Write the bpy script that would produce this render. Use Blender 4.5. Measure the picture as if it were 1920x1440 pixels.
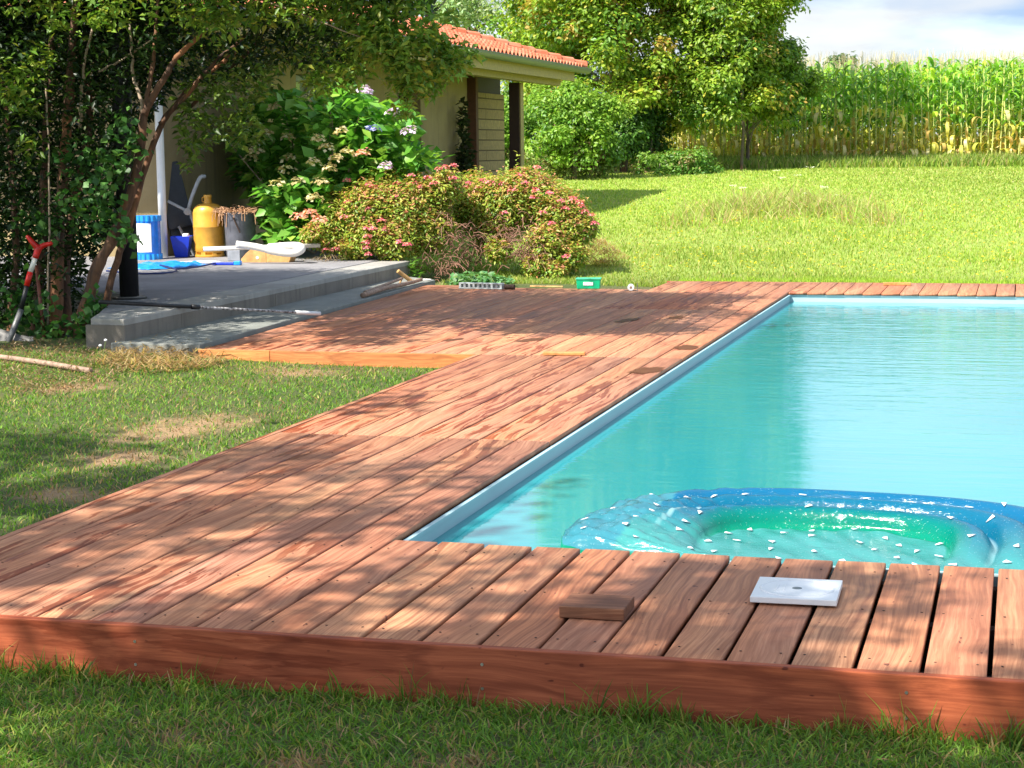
import bpy, bmesh, math, random
import numpy as np
from mathutils import Vector, Matrix, Euler
R = math.radians
scene = bpy.context.scene
for _o in list(bpy.data.objects): bpy.data.objects.remove(_o)
random.seed(7); rng = np.random.default_rng(7)

# ------------------------------------------------------------------ camera
CAMP = (1.8502, -4.1236, 1.1860); CAMR = (R(82.7146), R(0.6816), R(15.5549)); FPX = 3426.65
cd = bpy.data.cameras.new('camera'); cam = bpy.data.objects.new('camera', cd)
scene.collection.objects.link(cam); scene.camera = cam
cam.location = CAMP; cam.rotation_euler = CAMR
cd.sensor_fit = 'HORIZONTAL'; cd.sensor_width = 36; cd.lens = FPX / 1920 * 36
cd.clip_start = 0.05; cd.clip_end = 2000
_M = Euler(CAMR, 'XYZ').to_matrix()
def _ray(u, v): return _M @ Vector(((u-960)/FPX, -(v-720)/FPX, -1))
def G(u, v, z=0.0):
    d = _ray(u, v); s = (z-CAMP[2])/d.z; return Vector(CAMP)+d*s
def Y(u, v, y):
    d = _ray(u, v); s = (y-CAMP[1])/d.y; return Vector(CAMP)+d*s
def X(u, v, x):
    d = _ray(u, v); s = (x-CAMP[0])/d.x; return Vector(CAMP)+d*s

# ------------------------------------------------------------------ light
SUN_EL = R(50); SUN_AZ = math.atan2(-0.6, -0.8)      # clockwise from +Y
world = bpy.data.worlds.new('World'); scene.world = world; world.use_nodes = True
wn = world.node_tree; wn.nodes.clear(); wl = wn.links
def WN(t, **k):
    n = wn.nodes.new(t)
    for a, b in k.items(): setattr(n, a, b)
    return n
wo = WN('ShaderNodeOutputWorld'); sky = WN('ShaderNodeTexSky', sky_type='NISHITA')
sky.sun_disc = False; sky.sun_elevation = SUN_EL; sky.sun_rotation = SUN_AZ; sky.altitude = 50; sky.dust_density = 1.5
b1 = WN('ShaderNodeBackground'); b1.inputs[1].default_value = 0.14; wl.new(sky.outputs[0], b1.inputs[0])
b2 = WN('ShaderNodeBackground'); b2.inputs[0].default_value = (.80, .90, 1, 1); b2.inputs[1].default_value = 0.45
tc = WN('ShaderNodeTexCoord'); n2w = WN('ShaderNodeTexNoise'); n2w.inputs['Scale'].default_value = 2.6; n2w.inputs['Detail'].default_value = 6; cr2 = WN('ShaderNodeValToRGB'); cr2.color_ramp.elements[0].position = .40; cr2.color_ramp.elements[1].position = .58; cr2.color_ramp.elements[0].color = (.50, .70, 1, 1); cr2.color_ramp.elements[1].color = (.93, .97, 1, 1)
mp = WN('ShaderNodeMapping'); mp.inputs['Scale'].default_value = (2.2, 2.2, 9); mp.inputs['Location'].default_value = (.6, .2, .35)
nz = WN('ShaderNodeTexNoise'); nz.inputs['Scale'].default_value = 1.9; nz.inputs['Detail'].default_value = 9; nz.inputs['Roughness'].default_value = .55
cr = WN('ShaderNodeValToRGB'); cr.color_ramp.elements[0].position = .36; cr.color_ramp.elements[1].position = .60
ms = WN('ShaderNodeMixShader')
wl.new(mp.outputs[0], n2w.inputs[0]); wl.new(n2w.outputs[0], cr2.inputs[0]); wl.new(cr2.outputs[0], b2.inputs[0])
wl.new(tc.outputs['Generated'], mp.inputs[0]); wl.new(mp.outputs[0], nz.inputs[0]); wl.new(nz.outputs[0], cr.inputs[0])
wl.new(cr.outputs[0], ms.inputs[0]); wl.new(b1.outputs[0], ms.inputs[1]); wl.new(b2.outputs[0], ms.inputs[2]); wl.new(ms.outputs[0], wo.inputs[0])
sd = bpy.data.lights.new('sun', 'SUN'); sd.energy = 4.6; sd.angle = R(0.5); sd.color = (1, .95, .86)
sun = bpy.data.objects.new('sun', sd); scene.collection.objects.link(sun)
SDIR = Vector((math.sin(SUN_AZ)*math.cos(SUN_EL), math.cos(SUN_AZ)*math.cos(SUN_EL), math.sin(SUN_EL)))
sun.rotation_euler = SDIR.to_track_quat('Z', 'Y').to_euler()
scene.view_settings.view_transform = 'Standard'; scene.view_settings.look = 'None'
scene.view_settings.exposure = 1.12; scene.view_settings.gamma = 1

# ------------------------------------------------------------------ helpers
def tag(o, label=None, cat=None, group=None, kind=None):
    for k, v in (('label', label), ('category', cat), ('group', group), ('kind', kind)):
        if v: o[k] = v
    return o
def empty(name, loc=(0, 0, 0), rz=0, **k):
    o = bpy.data.objects.new(name, None); scene.collection.objects.link(o)
    o.location = loc; o.rotation_euler = (0, 0, rz); o.empty_display_size = .1
    return tag(o, **k)
def link(name, me, mat=None, parent=None, smooth=False, loc=None):
    o = bpy.data.objects.new(name, me); scene.collection.objects.link(o)
    if mat: me.materials.append(mat)
    if parent: o.parent = parent
    if loc is not None: o.location = loc
    if smooth:
        me.polygons.foreach_set('use_smooth', [True]*len(me.polygons))
    return o
def npmesh(name, V, F, mat=None, parent=None, col=None, attr=None, smooth=False):
    """V (N,3); F (M,k) or list of such arrays"""
    me = bpy.data.meshes.new(name); Fs = F if isinstance(F, list) else [F]
    V = np.asarray(V, dtype=np.float32); me.vertices.add(len(V)); me.vertices.foreach_set('co', V.ravel())
    lv = np.concatenate([np.asarray(f).ravel() for f in Fs]).astype(np.int32)
    tot = np.concatenate([np.full(len(f), np.asarray(f).shape[1]) for f in Fs]).astype(np.int32)
    me.loops.add(len(lv)); me.loops.foreach_set('vertex_index', lv)
    me.polygons.add(len(tot)); st = np.concatenate([[0], np.cumsum(tot)[:-1]]).astype(np.int32)
    me.polygons.foreach_set('loop_start', st); me.polygons.foreach_set('loop_total', tot)
    me.update(calc_edges=True)
    if col is not None:
        a = me.color_attributes.new('col', 'FLOAT_COLOR', 'POINT')
        c = np.ones((len(V), 4), np.float32); c[:, :3] = np.clip(col, 0, 1); a.data.foreach_set('color', c.ravel())
    if attr:
        for k, (dom, arr) in attr.items():
            a = me.attributes.new(k, 'FLOAT', dom); a.data.foreach_set('value', np.asarray(arr, np.float32))
    return link(name, me, mat, parent, smooth)
class MB:
    """collects boxes, tubes, lathes, polygons; builds ONE mesh object"""
    def __init__(s): s.v = []; s.f = []
    def add(s, V, F):
        b = len(s.v); s.v += [tuple(p) for p in V]; s.f += [tuple(i+b for i in f) for f in F]; return s
    def box(s, x0, x1, y0, y1, z0, z1, M=None):
        V = [Vector(p) for p in ((x0,y0,z0),(x1,y0,z0),(x1,y1,z0),(x0,y1,z0),(x0,y0,z1),(x1,y0,z1),(x1,y1,z1),(x0,y1,z1))]
        if M: V = [M @ p for p in V]
        return s.add(V, [(0,3,2,1),(4,5,6,7),(0,1,5,4),(1,2,6,5),(2,3,7,6),(3,0,4,7)])
    def tube(s, pts, r, n=8, cap=True):
        pts = [Vector(p) for p in pts]; m = len(pts)
        rs = r if hasattr(r, '__len__') else [r]*m
        V = []; F = []; up = None
        for i, p in enumerate(pts):
            t = (pts[min(i+1, m-1)]-pts[max(i-1, 0)]).normalized()
            if up is None: up = t.orthogonal().normalized()
            a = (up-t*up.dot(t)).normalized(); up = a; b = t.cross(a)
            for k in range(n):
                q = 2*math.pi*k/n; V.append(p+(a*math.cos(q)+b*math.sin(q))*rs[i])
        for i in range(m-1):
            for k in range(n):
                F.append((i*n+k, i*n+(k+1) % n, (i+1)*n+(k+1) % n, (i+1)*n+k))
        if cap: F += [tuple(range(n))[::-1], tuple((m-1)*n+k for k in range(n))]
        return s.add(V, F)
    def lathe(s, prof, c=(0, 0, 0), n=24, cap=True):
        c = Vector(c); V = []; F = []; m = len(prof)
        for r, z in prof:
            for k in range(n):
                q = 2*math.pi*k/n; V.append(c+Vector((r*math.cos(q), r*math.sin(q), z)))
        for i in range(m-1):
            for k in range(n): F.append((i*n+k, i*n+(k+1) % n, (i+1)*n+(k+1) % n, (i+1)*n+k))
        if cap: F += [tuple(range(n))[::-1], tuple((m-1)*n+k for k in range(n))]
        return s.add(V, F)
    def prism(s, poly, z0, z1):
        n = len(poly)
        V = [(p[0], p[1], z0) for p in poly]+[(p[0], p[1], z1) for p in poly]
        return s.add(V, [tuple(range(n))[::-1], tuple(range(n, 2*n))]+[(i, (i+1) % n, n+(i+1) % n, n+i) for i in range(n)])
    def build(s, name, mat=None, parent=None, bevel=0, smooth=False, seg=2):
        me = bpy.data.meshes.new(name); me.from_pydata(s.v, [], s.f); me.update()
        o = link(name, me, mat, parent, smooth)
        if bevel:
            b = o.modifiers.new('b', 'BEVEL'); b.width = bevel; b.segments = seg; b.limit_method = 'ANGLE'; b.angle_limit = R(40)
        return o

# ------------------------------------------------------------------ materials
class NT:
    def __init__(s, name):
        s.m = bpy.data.materials.new(name); s.m.use_nodes = True; s.t = s.m.node_tree; s.t.nodes.clear()
        s.out = s.n('ShaderNodeOutputMaterial')
    def n(s, t, ins=None, **k):
        x = s.t.nodes.new(t)
        for a, b in k.items(): setattr(x, a, b)
        for a, b in (ins or {}).items():
            if isinstance(b, bpy.types.NodeSocket): s.t.links.new(b, x.inputs[a])
            else: x.inputs[a].default_value = b
        return x
    def l(s, a, b): s.t.links.new(a, b)
    def math(s, op, a, b=0.0, c=None):
        x = s.n('ShaderNodeMath', operation=op)
        for i, v in enumerate((a, b) if c is None else (a, b, c)):
            if isinstance(v, bpy.types.NodeSocket): s.l(v, x.inputs[i])
            else: x.inputs[i].default_value = v
        return x.outputs[0]
    def mix(s, f, a, b, blend='MIX'):
        x = s.n('ShaderNodeMix', data_type='RGBA', blend_type=blend)
        for i, v in ((0, f), (6, a), (7, b)):
            if isinstance(v, bpy.types.NodeSocket): s.l(v, x.inputs[i])
            else: x.inputs[i].default_value = v if i == 0 else (*v, 1) if len(v) == 3 else v
        return x.outputs[2]
    def noise(s, vec, scale, detail=4, rough=.5, dist=0.0, out=0):
        x = s.n('ShaderNodeTexNoise', {'Scale': scale, 'Detail': detail, 'Roughness': rough, 'Distortion': dist})
        if vec is not None: s.l(vec, x.inputs['Vector'])
        return x.outputs[out]
    def ramp(s, f, *st):
        x = s.n('ShaderNodeValToRGB'); e = x.color_ramp.elements
        while len(e) < len(st): e.new(.5)
        for i, (p, c) in enumerate(st):
            e[i].position = p; e[i].color = (c, c, c, 1) if not hasattr(c, '__len__') else (*c, 1)
        s.l(f, x.inputs[0]); return x.outputs[0]
    def coord(s, scale=(1, 1, 1), which='Object', off=None):
        t = s.n('ShaderNodeTexCoord'); m = s.n('ShaderNodeMapping', {'Scale': scale}); s.l(t.outputs[which], m.inputs[0])
        if off is not None: s.l(off, m.inputs[1])
        return m.outputs[0]
    def bump(s, h, dist=.002, st=1.0):
        return s.n('ShaderNodeBump', {'Height': h, 'Distance': dist, 'Strength': st}).outputs[0]
    def bsdf(s, **k):
        b = s.n('ShaderNodeBsdfPrincipled')
        for a, v in k.items():
            a = {'base': 'Base Color', 'rough': 'Roughness', 'metal': 'Metallic', 'normal': 'Normal', 'spec': 'Specular IOR Level', 'trans': 'Transmission Weight', 'coat': 'Coat Weight', 'ior': 'IOR', 'emis': 'Emission Color', 'emst': 'Emission Strength', 'alpha': 'Alpha'}[a]
            if isinstance(v, bpy.types.NodeSocket): s.l(v, b.inputs[a])
            else: b.inputs[a].default_value = (*v, 1) if hasattr(v, '__len__') and len(v) == 3 else v
        s.l(b.outputs[0], s.out.inputs[0]); return b
def plain(name, c, rough=.5, metal=0.0, var=.12, scale=18, bump=.0006, coat=0.0):
    t = NT(name); v = t.coord(); n = t.noise(v, scale, 6, .6)
    c2 = tuple(x*(1-var*1.8) for x in c); c3 = tuple(min(1, x*(1+var)) for x in c)
    t.bsdf(base=t.mix(t.ramp(n, (.3, 0.), (.7, 1.)), c2, c3), rough=t.math('MULTIPLY_ADD', n, .2, rough-.1), metal=metal, coat=coat, normal=t.bump(t.noise(v, scale*8, 3), bump))
    return t.m

def mat_boards(name='deck_wood', axis=1, tint=(1, 1, 1), wet=1.0):
    t = NT(name)
    bid = t.n('ShaderNodeAttribute', attribute_name='bid').outputs['Fac']
    off = t.n('ShaderNodeCombineXYZ', {0: t.math('MULTIPLY', bid, 37.1), 1: t.math('MULTIPLY', bid, 91.7), 2: t.math('MULTIPLY', bid, 13.3)}).outputs[0]
    tcn = t.n('ShaderNodeTexCoord').outputs['Object']
    base = t.n('ShaderNodeVectorMath', {0: tcn, 1: off}, operation='ADD').outputs[0]
    def st(a, b, c=1):   # a across, b along
        sc = (a, b, c) if axis == 1 else (b, a, a)
        return t.n('ShaderNodeVectorMath', {0: base, 1: sc}, operation='MULTIPLY').outputs[0]
    # low frequency warp so the grain wanders
    warp = t.noise(st(1.2, .55), 2.0, 2, .5, out=1)
    wv = t.n('ShaderNodeVectorMath', {0: warp, 1: (.5, .5, .5)}, operation='SUBTRACT').outputs[0]
    wv = t.n('ShaderNodeVectorMath', {0: wv, 1: (.16, .0, .0) if axis == 1 else (0, .16, .16)}, operation='MULTIPLY').outputs[0]
    gb = t.n('ShaderNodeVectorMath', {0: base, 1: wv}, operation='ADD').outputs[0]
    def stw(a, b, c=1):
        sc = (a, b, c) if axis == 1 else (b, a, a)
        return t.n('ShaderNodeVectorMath', {0: gb, 1: sc}, operation='MULTIPLY').outputs[0]
    fine = t.noise(stw(150, 4), 1, 5, .65)
    streak = t.noise(stw(34, 1.3), 1, 4, .55, .3)
    wave = t.n('ShaderNodeTexWave', {'Scale': 5.5, 'Distortion': 9, 'Detail': 3, 'Detail Scale': .7}, wave_type='BANDS', bands_direction='X' if axis == 1 else 'Y')
    t.l(stw(2.2, .30), wave.inputs[0])
    r2 = t.math('FRACT', t.math('MULTIPLY', bid, 7.13)); r3 = t.math('FRACT', t.math('MULTIPLY', bid, 23.7)); r4 = t.math('FRACT', t.math('MULTIPLY', bid, 51.3))
    colb = t.ramp(bid, (0., (.50, .195, .10)), (.3, (.56, .28, .15)), (.55, (.46, .21, .125)), (.78, (.62, .325, .17)), (1., (.53, .22, .11)))
    cloud = t.noise(st(3.0, .5), 1, 3, .5)
    colb = t.mix(t.math('MULTIPLY', t.ramp(cloud, (.42, 0.), (.68, 1.)), .4), colb, (.36, .22, .18))
    colb = t.mix(t.math('MULTIPLY', t.ramp(t.noise(st(4.0, .6), 1.3, 3, .5), (.5, 0.), (.75, 1.)), .35), colb, (.58, .33, .17))
    c = t.mix(t.math('MULTIPLY', t.ramp(streak, (.35, 1.), (.62, 0.)), .52), colb, (.235, .095, .055))
    wm = t.math('MULTIPLY', t.ramp(wave.outputs[0], (.0, 1.), (.28, 0.)), t.math('MULTIPLY', t.ramp(r2, (.40, 0.), (.75, 1.)), .46))
    c = t.mix(wm, c, (.17, .065, .04))
    c = t.mix(t.math('MULTIPLY', t.ramp(fine, (.38, 1.), (.56, 0.)), .42), c, (.20, .08, .045))
    c = t.mix(t.math('MULTIPLY', t.ramp(fine, (.55, 0.), (.8, 1.)), .25), c, (.72, .47, .31))
    # wet streaks left on the boards after washing
    w1 = t.noise(stw(32, 2.4), 1, 4, .58, .25); w2 = t.noise(st(2.4, .8), 1, 2, .5)
    wetm = t.math('MULTIPLY', t.ramp(w1, (.525, 0.), (.55, 1.)), t.ramp(t.math('ADD', w2, t.math('MULTIPLY', r3, .14)), (.50, 0.), (.62, 1.)))
    place_ = t.ramp(t.n('ShaderNodeSeparateXYZ', {0: tcn}).outputs[0], (.30, 1.), (.62, .25))
    wetm = t.math('MULTIPLY', t.math('MULTIPLY', wetm, .85*wet), place_)
    c = t.mix(wetm, c, t.mix(1.0, c, (.48, .26, .19), 'MULTIPLY'))
    big = t.math('MULTIPLY', t.ramp(t.noise(stw(7, 1.0), 1, 3, .5), (.6, 0.), (.68, 1.)), t.math('MULTIPLY', place_, .35*wet))
    c = t.mix(big, c, t.mix(1.0, c, (.66, .46, .45), 'MULTIPLY'))
    # small dark specks
    sp = t.noise(st(60, 22), 1, 1, .5); c = t.mix(t.math('MULTIPLY', t.ramp(sp, (.75, 0.), (.79, 1.)), .8), c, (.10, .035, .03))
    c = t.mix(1.0, c, tint, 'MULTIPLY')
    rough = t.math('SUBTRACT', t.math('MULTIPLY_ADD', fine, .2, .60), t.math('MULTIPLY', t.math('MAXIMUM', wetm, big), .30))
    h = t.math('ADD', t.math('MULTIPLY', fine, .6), t.math('MULTIPLY', streak, .4))
    t.bsdf(base=c, rough=rough, normal=t.bump(h, .0012, .8), spec=.25)
    return t.m
def mat_leaf(name, trans=.35, rough=.42, spec=.4):
    t = NT(name); a = t.n('ShaderNodeAttribute', attribute_name='col').outputs['Color']
    b = t.n('ShaderNodeBsdfPrincipled', {'Base Color': a, 'Roughness': rough, 'Specular IOR Level': spec})
    tr = t.n('ShaderNodeBsdfTranslucent', {'Color': t.mix(.5, a, t.mix(1., a, (1.5, 1.6, .5), 'MULTIPLY'))})
    m = t.n('ShaderNodeMixShader', {0: trans, 1: b.outputs[0], 2: tr.outputs[0]}); t.l(m.outputs[0], t.out.inputs[0]); return t.m
def mat_bark(name, c1, c2, sc=14):
    t = NT(name); v = t.coord((sc, sc, sc*.22)); n = t.noise(v, 1, 6, .65, .6); k = t.noise(t.coord((3, 3, 1.2)), 1.5, 3)
    c = t.mix(t.ramp(n, (.38, 0.), (.62, 1.)), c1, c2); c = t.mix(t.math('MULTIPLY', t.ramp(k, (.52, 0.), (.60, 1.)), .55), c, (.36, .15, .06))
    t.bsdf(base=c, rough=.85, normal=t.bump(n, .02)); return t.m
def mat_concrete(name, c, stain=.5, grit=60):
    t = NT(name); v = t.coord(); n = t.noise(v, 2.2, 6, .6); g = t.noise(v, grit*4, 2, .6)
    s = t.noise(t.coord((13, 13, 1.4)), 1, 5, .6)
    cc = t.mix(t.ramp(n, (.35, 0.), (.68, 1.)), tuple(x*.72 for x in c), c)
    cc = t.mix(t.math('MULTIPLY', t.ramp(s, (.5, 0.), (.72, 1.)), stain), cc, tuple(x*.38 for x in c))
    cc = t.mix(t.math('MULTIPLY', t.ramp(g, (.35, 1.), (.6, 0.)), .35), cc, tuple(x*.45 for x in c))
    t.bsdf(base=cc, rough=.88, normal=t.bump(t.math('ADD', g, n), .004)); return t.m

M = {}
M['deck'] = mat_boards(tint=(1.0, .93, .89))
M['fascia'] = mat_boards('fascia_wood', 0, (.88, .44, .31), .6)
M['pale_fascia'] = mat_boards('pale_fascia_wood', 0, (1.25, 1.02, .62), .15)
M['leaf'] = mat_leaf('leaf'); M['grass'] = mat_leaf('grass_blade', .42, .5, .25); M['petal'] = mat_leaf('petal', .3, .6, .2)
M['joist'] = plain('joist_wood', (.04, .02, .012), .9)
M['screw'] = plain('screw_steel', (.5, .48, .45), .35, .9)
M['white'] = plain('white_plastic', (.80, .80, .79), .32, var=.03, bump=.0001)
M['black'] = plain('black_paint', (.012, .012, .014), .5)
M['steel'] = plain('worn_steel', (.20, .19, .18), .6, .25, .3)
M['greysteel'] = plain('grey_steel', (.16, .16, .16), .5, .4, .3)
M['red'] = plain('red_plastic', (.62, .012, .008), .4)
M['handle'] = plain('weathered_handle', (.36, .235, .165), .7, var=.3, scale=30)
M['blockw'] = mat_boards('offcut_wood', 0, (.46, .40, .38), .7)
M['orangew'] = plain('fresh_wood', (.62, .25, .075), .55, var=.2, scale=30)
M['yelloww'] = plain('yellow_wood', (.62, .36, .13), .6, var=.2, scale=20)
M['gasy'] = plain('gas_paint', (.70, .36, .045), .38, var=.12, scale=9, coat=.2)
M['pot'] = plain('grey_pot', (.12, .125, .15), .6, var=.22, scale=9)
M['blue'] = plain('blue_plastic', (.012, .05, .62), .35, var=.1)
M['cyan'] = plain('cyan_plastic', (.02, .30, .82), .3, var=.15)
M['lblue'] = plain('pale_blue_plastic', (.22, .55, .80), .3)
M['green'] = plain('green_plastic', (.0, .42, .19), .4, var=.06)
M['paper'] = plain('white_label', (.82, .84, .85), .6, var=.02)
M['hose'] = plain('navy_hose', (.015, .03, .14), .45)
M['pipe'] = plain('white_pipe', (.72, .69, .64), .5, var=.1)
M['tray'] = plain('grey_tray', (.16, .19, .19), .5)
M['chair'] = plain('slate_fabric', (.055, .06, .07), .75)
M['stone'] = plain('stone', (.42, .38, .34), .9, var=.25)
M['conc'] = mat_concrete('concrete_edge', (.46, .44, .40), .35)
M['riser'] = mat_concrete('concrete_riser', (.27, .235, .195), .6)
M['gravelfloor'] = mat_concrete('gravel_render', (.33, .32, .33), .15, 90)
M['ledge'] = mat_concrete('concrete_ledge', (.30, .31, .28), .3)

# ------------------------------------------------------------------ terrain
def sstep(a, b, x):
    t = np.clip((x-a)/(b-a), 0, 1); return t*t*(3-2*t)
def gz(x, y):
    x = np.asarray(x, float); y = np.asarray(y, float)
    near = -.145 + .055*sstep(2.5, 6.2, y) + .045*sstep(-1.4, -3.2, x)*sstep(3, 6, y)
    far = -.05 + .034*np.clip(y-12.5, 0, 33)
    z = near*(1-sstep(7, 12.3, y))+far*sstep(7, 12.3, y)
    return z + .012*np.sin(x*2.3+1)*np.sin(y*1.7)
DRY = [(300, 798, .26, .16), (405, 784, .22, .12), (215, 840, .24, .10), (120, 908, .24, .09), (150, 735, .2, .1), (560, 705, .25, .10), (1240, 1425, .12, .04), (830, 1400, .10, .04), (330, 1350, .08, .03), (560, 1395, .08, .03)]
DRYW = [(*G(u, v, -.1)[:2], a, b) for u, v, a, b in DRY]
def dryness(x, y):
    d = np.zeros_like(x)
    for cx, cy, a, b in DRYW: d = np.maximum(d, np.exp(-(((x-cx)/a)**2+((y-cy)/(b*2.2))**2)))
    w = .5+.22*(np.sin(x*11.3+1.3)*np.cos(y*9.1+.4)+np.sin((x+y)*17.1+2.1)*np.cos((x-y*1.3)*13.7+.9))+.12*np.sin(x*41)*np.sin(y*37)
    return np.clip(d*(.25+1.15*w), 0, 1)
def ground():
    xs = np.unique(np.concatenate([np.linspace(-6, 5, 111), np.linspace(-60, -6, 40), np.linspace(5, 60, 40), [-400, -150, 150, 400]]))
    ys = np.unique(np.concatenate([np.linspace(-2, 16, 181), np.linspace(-30, -2, 20), np.linspace(16, 60, 90), [-200, -80, 90, 160, 300, 700]]))
    gx, gy = np.meshgrid(xs, ys); z = gz(gx, gy)
    inside = (gx > .0) & (gx < 5.1) & (gy > 1.1) & (gy < 11.0)
    V = np.stack([gx, gy, z], -1).reshape(-1, 3); nx = len(xs); F = []
    keep = ~((gx[:-1, :-1] > -.02) & (gx[1:, 1:] < 5.02) & (gy[:-1, :-1] > 1.08) & (gy[1:, 1:] < 11.02))
    j, i = np.where(keep); a = j*nx+i
    F = np.stack([a, a+1, a+nx+1, a+nx], 1)
    t = NT('lawn_soil'); v = t.coord(); n = t.noise(v, 1.1, 6, .6); n2 = t.noise(v, 45, 4, .7)
    c = t.mix(t.ramp(n, (.40, 0.), (.62, 1.)), (.085, .125, .022), (.17, .15, .055))
    c = t.mix(t.math('MULTIPLY', t.ramp(n2, (.38, 1.), (.58, 0.)), .7), c, (.045, .06, .014))
    yy = t.n('ShaderNodeSeparateXYZ', {0: v}).outputs[1]
    c = t.mix(t.ramp(t.math('MULTIPLY', yy, .02), (.24, 0.), (.27, 1.)), c, t.mix(n2, (.24, .34, .045), (.36, .46, .08)))
    da = t.n('ShaderNodeAttribute', attribute_name='dry').outputs['Fac']; c = t.mix(t.ramp(t.math('MULTIPLY', da, t.math('ADD', n2, .5)), (.25, 0.), (.7, .9)), c, t.mix(n2, (.30, .17, .08), (.50, .33, .18)))
    t.bsdf(base=c, rough=.95, normal=t.bump(n2, .03))
    return tag(npmesh('ground', V, F, t.m, smooth=True, attr={'dry': ('POINT', dryness(V[:, 0], V[:, 1]))}), kind='structure')
ground()

# ------------------------------------------------------------------ deck
P = .15
YF, YJ, Y2, Y3, YB, YE = 1.110, 3.062, 6.104, 9.241, 10.960, 12.106
deck = empty('wooden_deck', (0, 0, 0), label='reddish brown wooden decking laid around the pool in long planks', cat='deck')
def planks(boxes, name, mat, parent, ch=.003, th=.021, extra=None):
    V = []; F = []; B = []
    for (x0, x1, y0, y1, zt, sk0, sk1) in boxes:    # sk: slant offsets at far end
        b = len(V); r = random.random()
        ring = []
        for (ix, iz) in ((0, -th), (0, -ch), (ch, 0)): ring.append((ix, iz))
        pro = [(0, -th), (0, -ch), (ch, 0), ('r-', 0), ('r', -ch), ('r', -th)]
        for (yy, e, dx0, dx1) in ((y0, 0, 0, 0), (y0+ch, 1, 0, 0), (y1-ch, 1, sk0, sk1), (y1, 0, sk0, sk1)):
            for k, (px, pz) in enumerate(pro):
                xx = (x0+dx0+px) if not isinstance(px, str) else (x1+dx1-(ch if px == 'r-' else 0))
                z = zt+pz
                if not e and pz == 0: z -= ch
                V.append((xx, yy, z))
        for s in range(3):
            for k in range(5): F.append((b+s*6+k, b+(s+1)*6+k, b+(s+1)*6+k+1, b+s*6+k+1)); B.append(r)
            F.append((b+s*6+5, b+(s+1)*6+5, b+(s+1)*6, b+s*6)); B.append(r)
        F.append((b, b+1, b+2, b+3)); B.append(r); F.append((b, b+3, b+4, b+5)); B.append(r)
        e = b+18; F.append((e+3, e+2, e+1, e)); B.append(r); F.append((e+5, e+4, e+3, e)); B.append(r)
    if not extra: return npmesh(name, V, np.array(F), mat, parent, attr={'bid': ('FACE', B)})
    b = len(V); V += [tuple(p) for p in extra.v]; Fs = [np.array(F)]; n4 = len(F)
    for k in sorted({len(f) for f in extra.f}):
        g = np.array([f for f in extra.f if len(f) == k])+b; Fs.append(g); B += [0]*len(g)
    o = npmesh(name, V, Fs, mat, parent, attr={'bid': ('FACE', B)}); o.data.materials.append(M['joist'])
    mi = np.zeros(len(B), np.int32); mi[n4:] = 1; o.data.polygons.foreach_set('material_index', mi); return o
rj = lambda s=.0012: random.uniform(-s, s)
bx = []
def board(i, y0, y1, gap, sk0=0, sk1=0):
    x0 = i*P+gap/2+rj(); x1 = (i+1)*P-gap/2+rj(); bx.append((x0, x1, y0, y1, rj(), sk0, sk1))
for i in range(0, 24): board(i, .001, YF-.005+rj(.004), .0125)
for i in range(-8, 0):
    g = {-1: .004, -2: .005, -3: .006, -4: .0035, -5: .0035, -6: .0045}.get(i, .004)
    board(i, .001, YJ-.005, g+.0052); board(i, YJ+.005+rj(.001), Y2-.005, g+.0052)
for i in range(-21, 0):
    xl = i*P
    y0 = Y2+.004
    y1 = Y3-.002
    if i >= -8: board(i, y0, y1, .008)
    else:
        ye = 11.15+rj(.05) if i > -21 else 11.6
        if i <= -20:
            continue
        board(i, y0, ye, .008)
# slanting boards against the ledge
bx.append((-2.975, -2.852, Y2+.002, 11.4, 0, -.30, 0))
bx.append((-3.03, -2.995, Y2+.4, 6.9, -.001, 0, 0)) if False else None
for i in range(-8, 0): board(i, Y3+.003, YE-.002, .008)
for i in range(0, 24): board(i, YB-.004+rj(.003), YE-.002+rj(.004), .006)
for i in range(24, 34):
    board(i, .001, YJ-.002, .005); board(i, YJ+.002, Y2-.002, .005); board(i, Y2+.002, Y3-.002, .005); board(i, Y3+.002, YE-.002, .005)
bx = [b for b in bx if not (b[0] > 3.59 and False)]
DECKB = bx
# pool runs x 0..3.6 ; front/far strips end there
def fascia(x0, x1, y0, y1, z0, z1, mat, name='fascia_board', along=0):
    o = MB().box(x0, x1, y0, y1, z0, z1).build(name, mat, deck, bevel=.003)
    a = o.data.attributes.new('bid', 'FLOAT', 'FACE'); a.data.foreach_set('value', [random.random()]*len(o.data.polygons)); return o
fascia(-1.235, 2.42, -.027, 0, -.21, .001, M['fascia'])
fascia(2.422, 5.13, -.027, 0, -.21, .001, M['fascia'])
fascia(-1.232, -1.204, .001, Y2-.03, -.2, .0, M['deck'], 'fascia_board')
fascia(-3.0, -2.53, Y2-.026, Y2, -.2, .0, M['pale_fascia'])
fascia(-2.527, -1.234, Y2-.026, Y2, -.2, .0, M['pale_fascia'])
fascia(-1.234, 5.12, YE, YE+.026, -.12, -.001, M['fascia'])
j = MB()
for y in (.09, .55, .98, 1.5, 2.1, 2.6, 3.0, 3.12, 3.7, 4.3, 4.9, 5.5, 6.04, 6.17, 6.8, 7.4, 8.0, 8.6, 9.18, 9.3, 9.9, 10.5, 11.0, 11.5, 12.04):
    if y < Y2: j.box(-1.19, -.06, y-.022, y+.022, -.14, -.029)
    else: j.box(-2.9 if y < 11 else -1.19, -.06, y-.022, y+.022, -.14, -.029)
    if y < 1 or y > 11.0: j.box(-.05, 3.55, y-.022, y+.022, -.14, -.029)
j.build('joists', M['joist'], deck)
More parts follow.
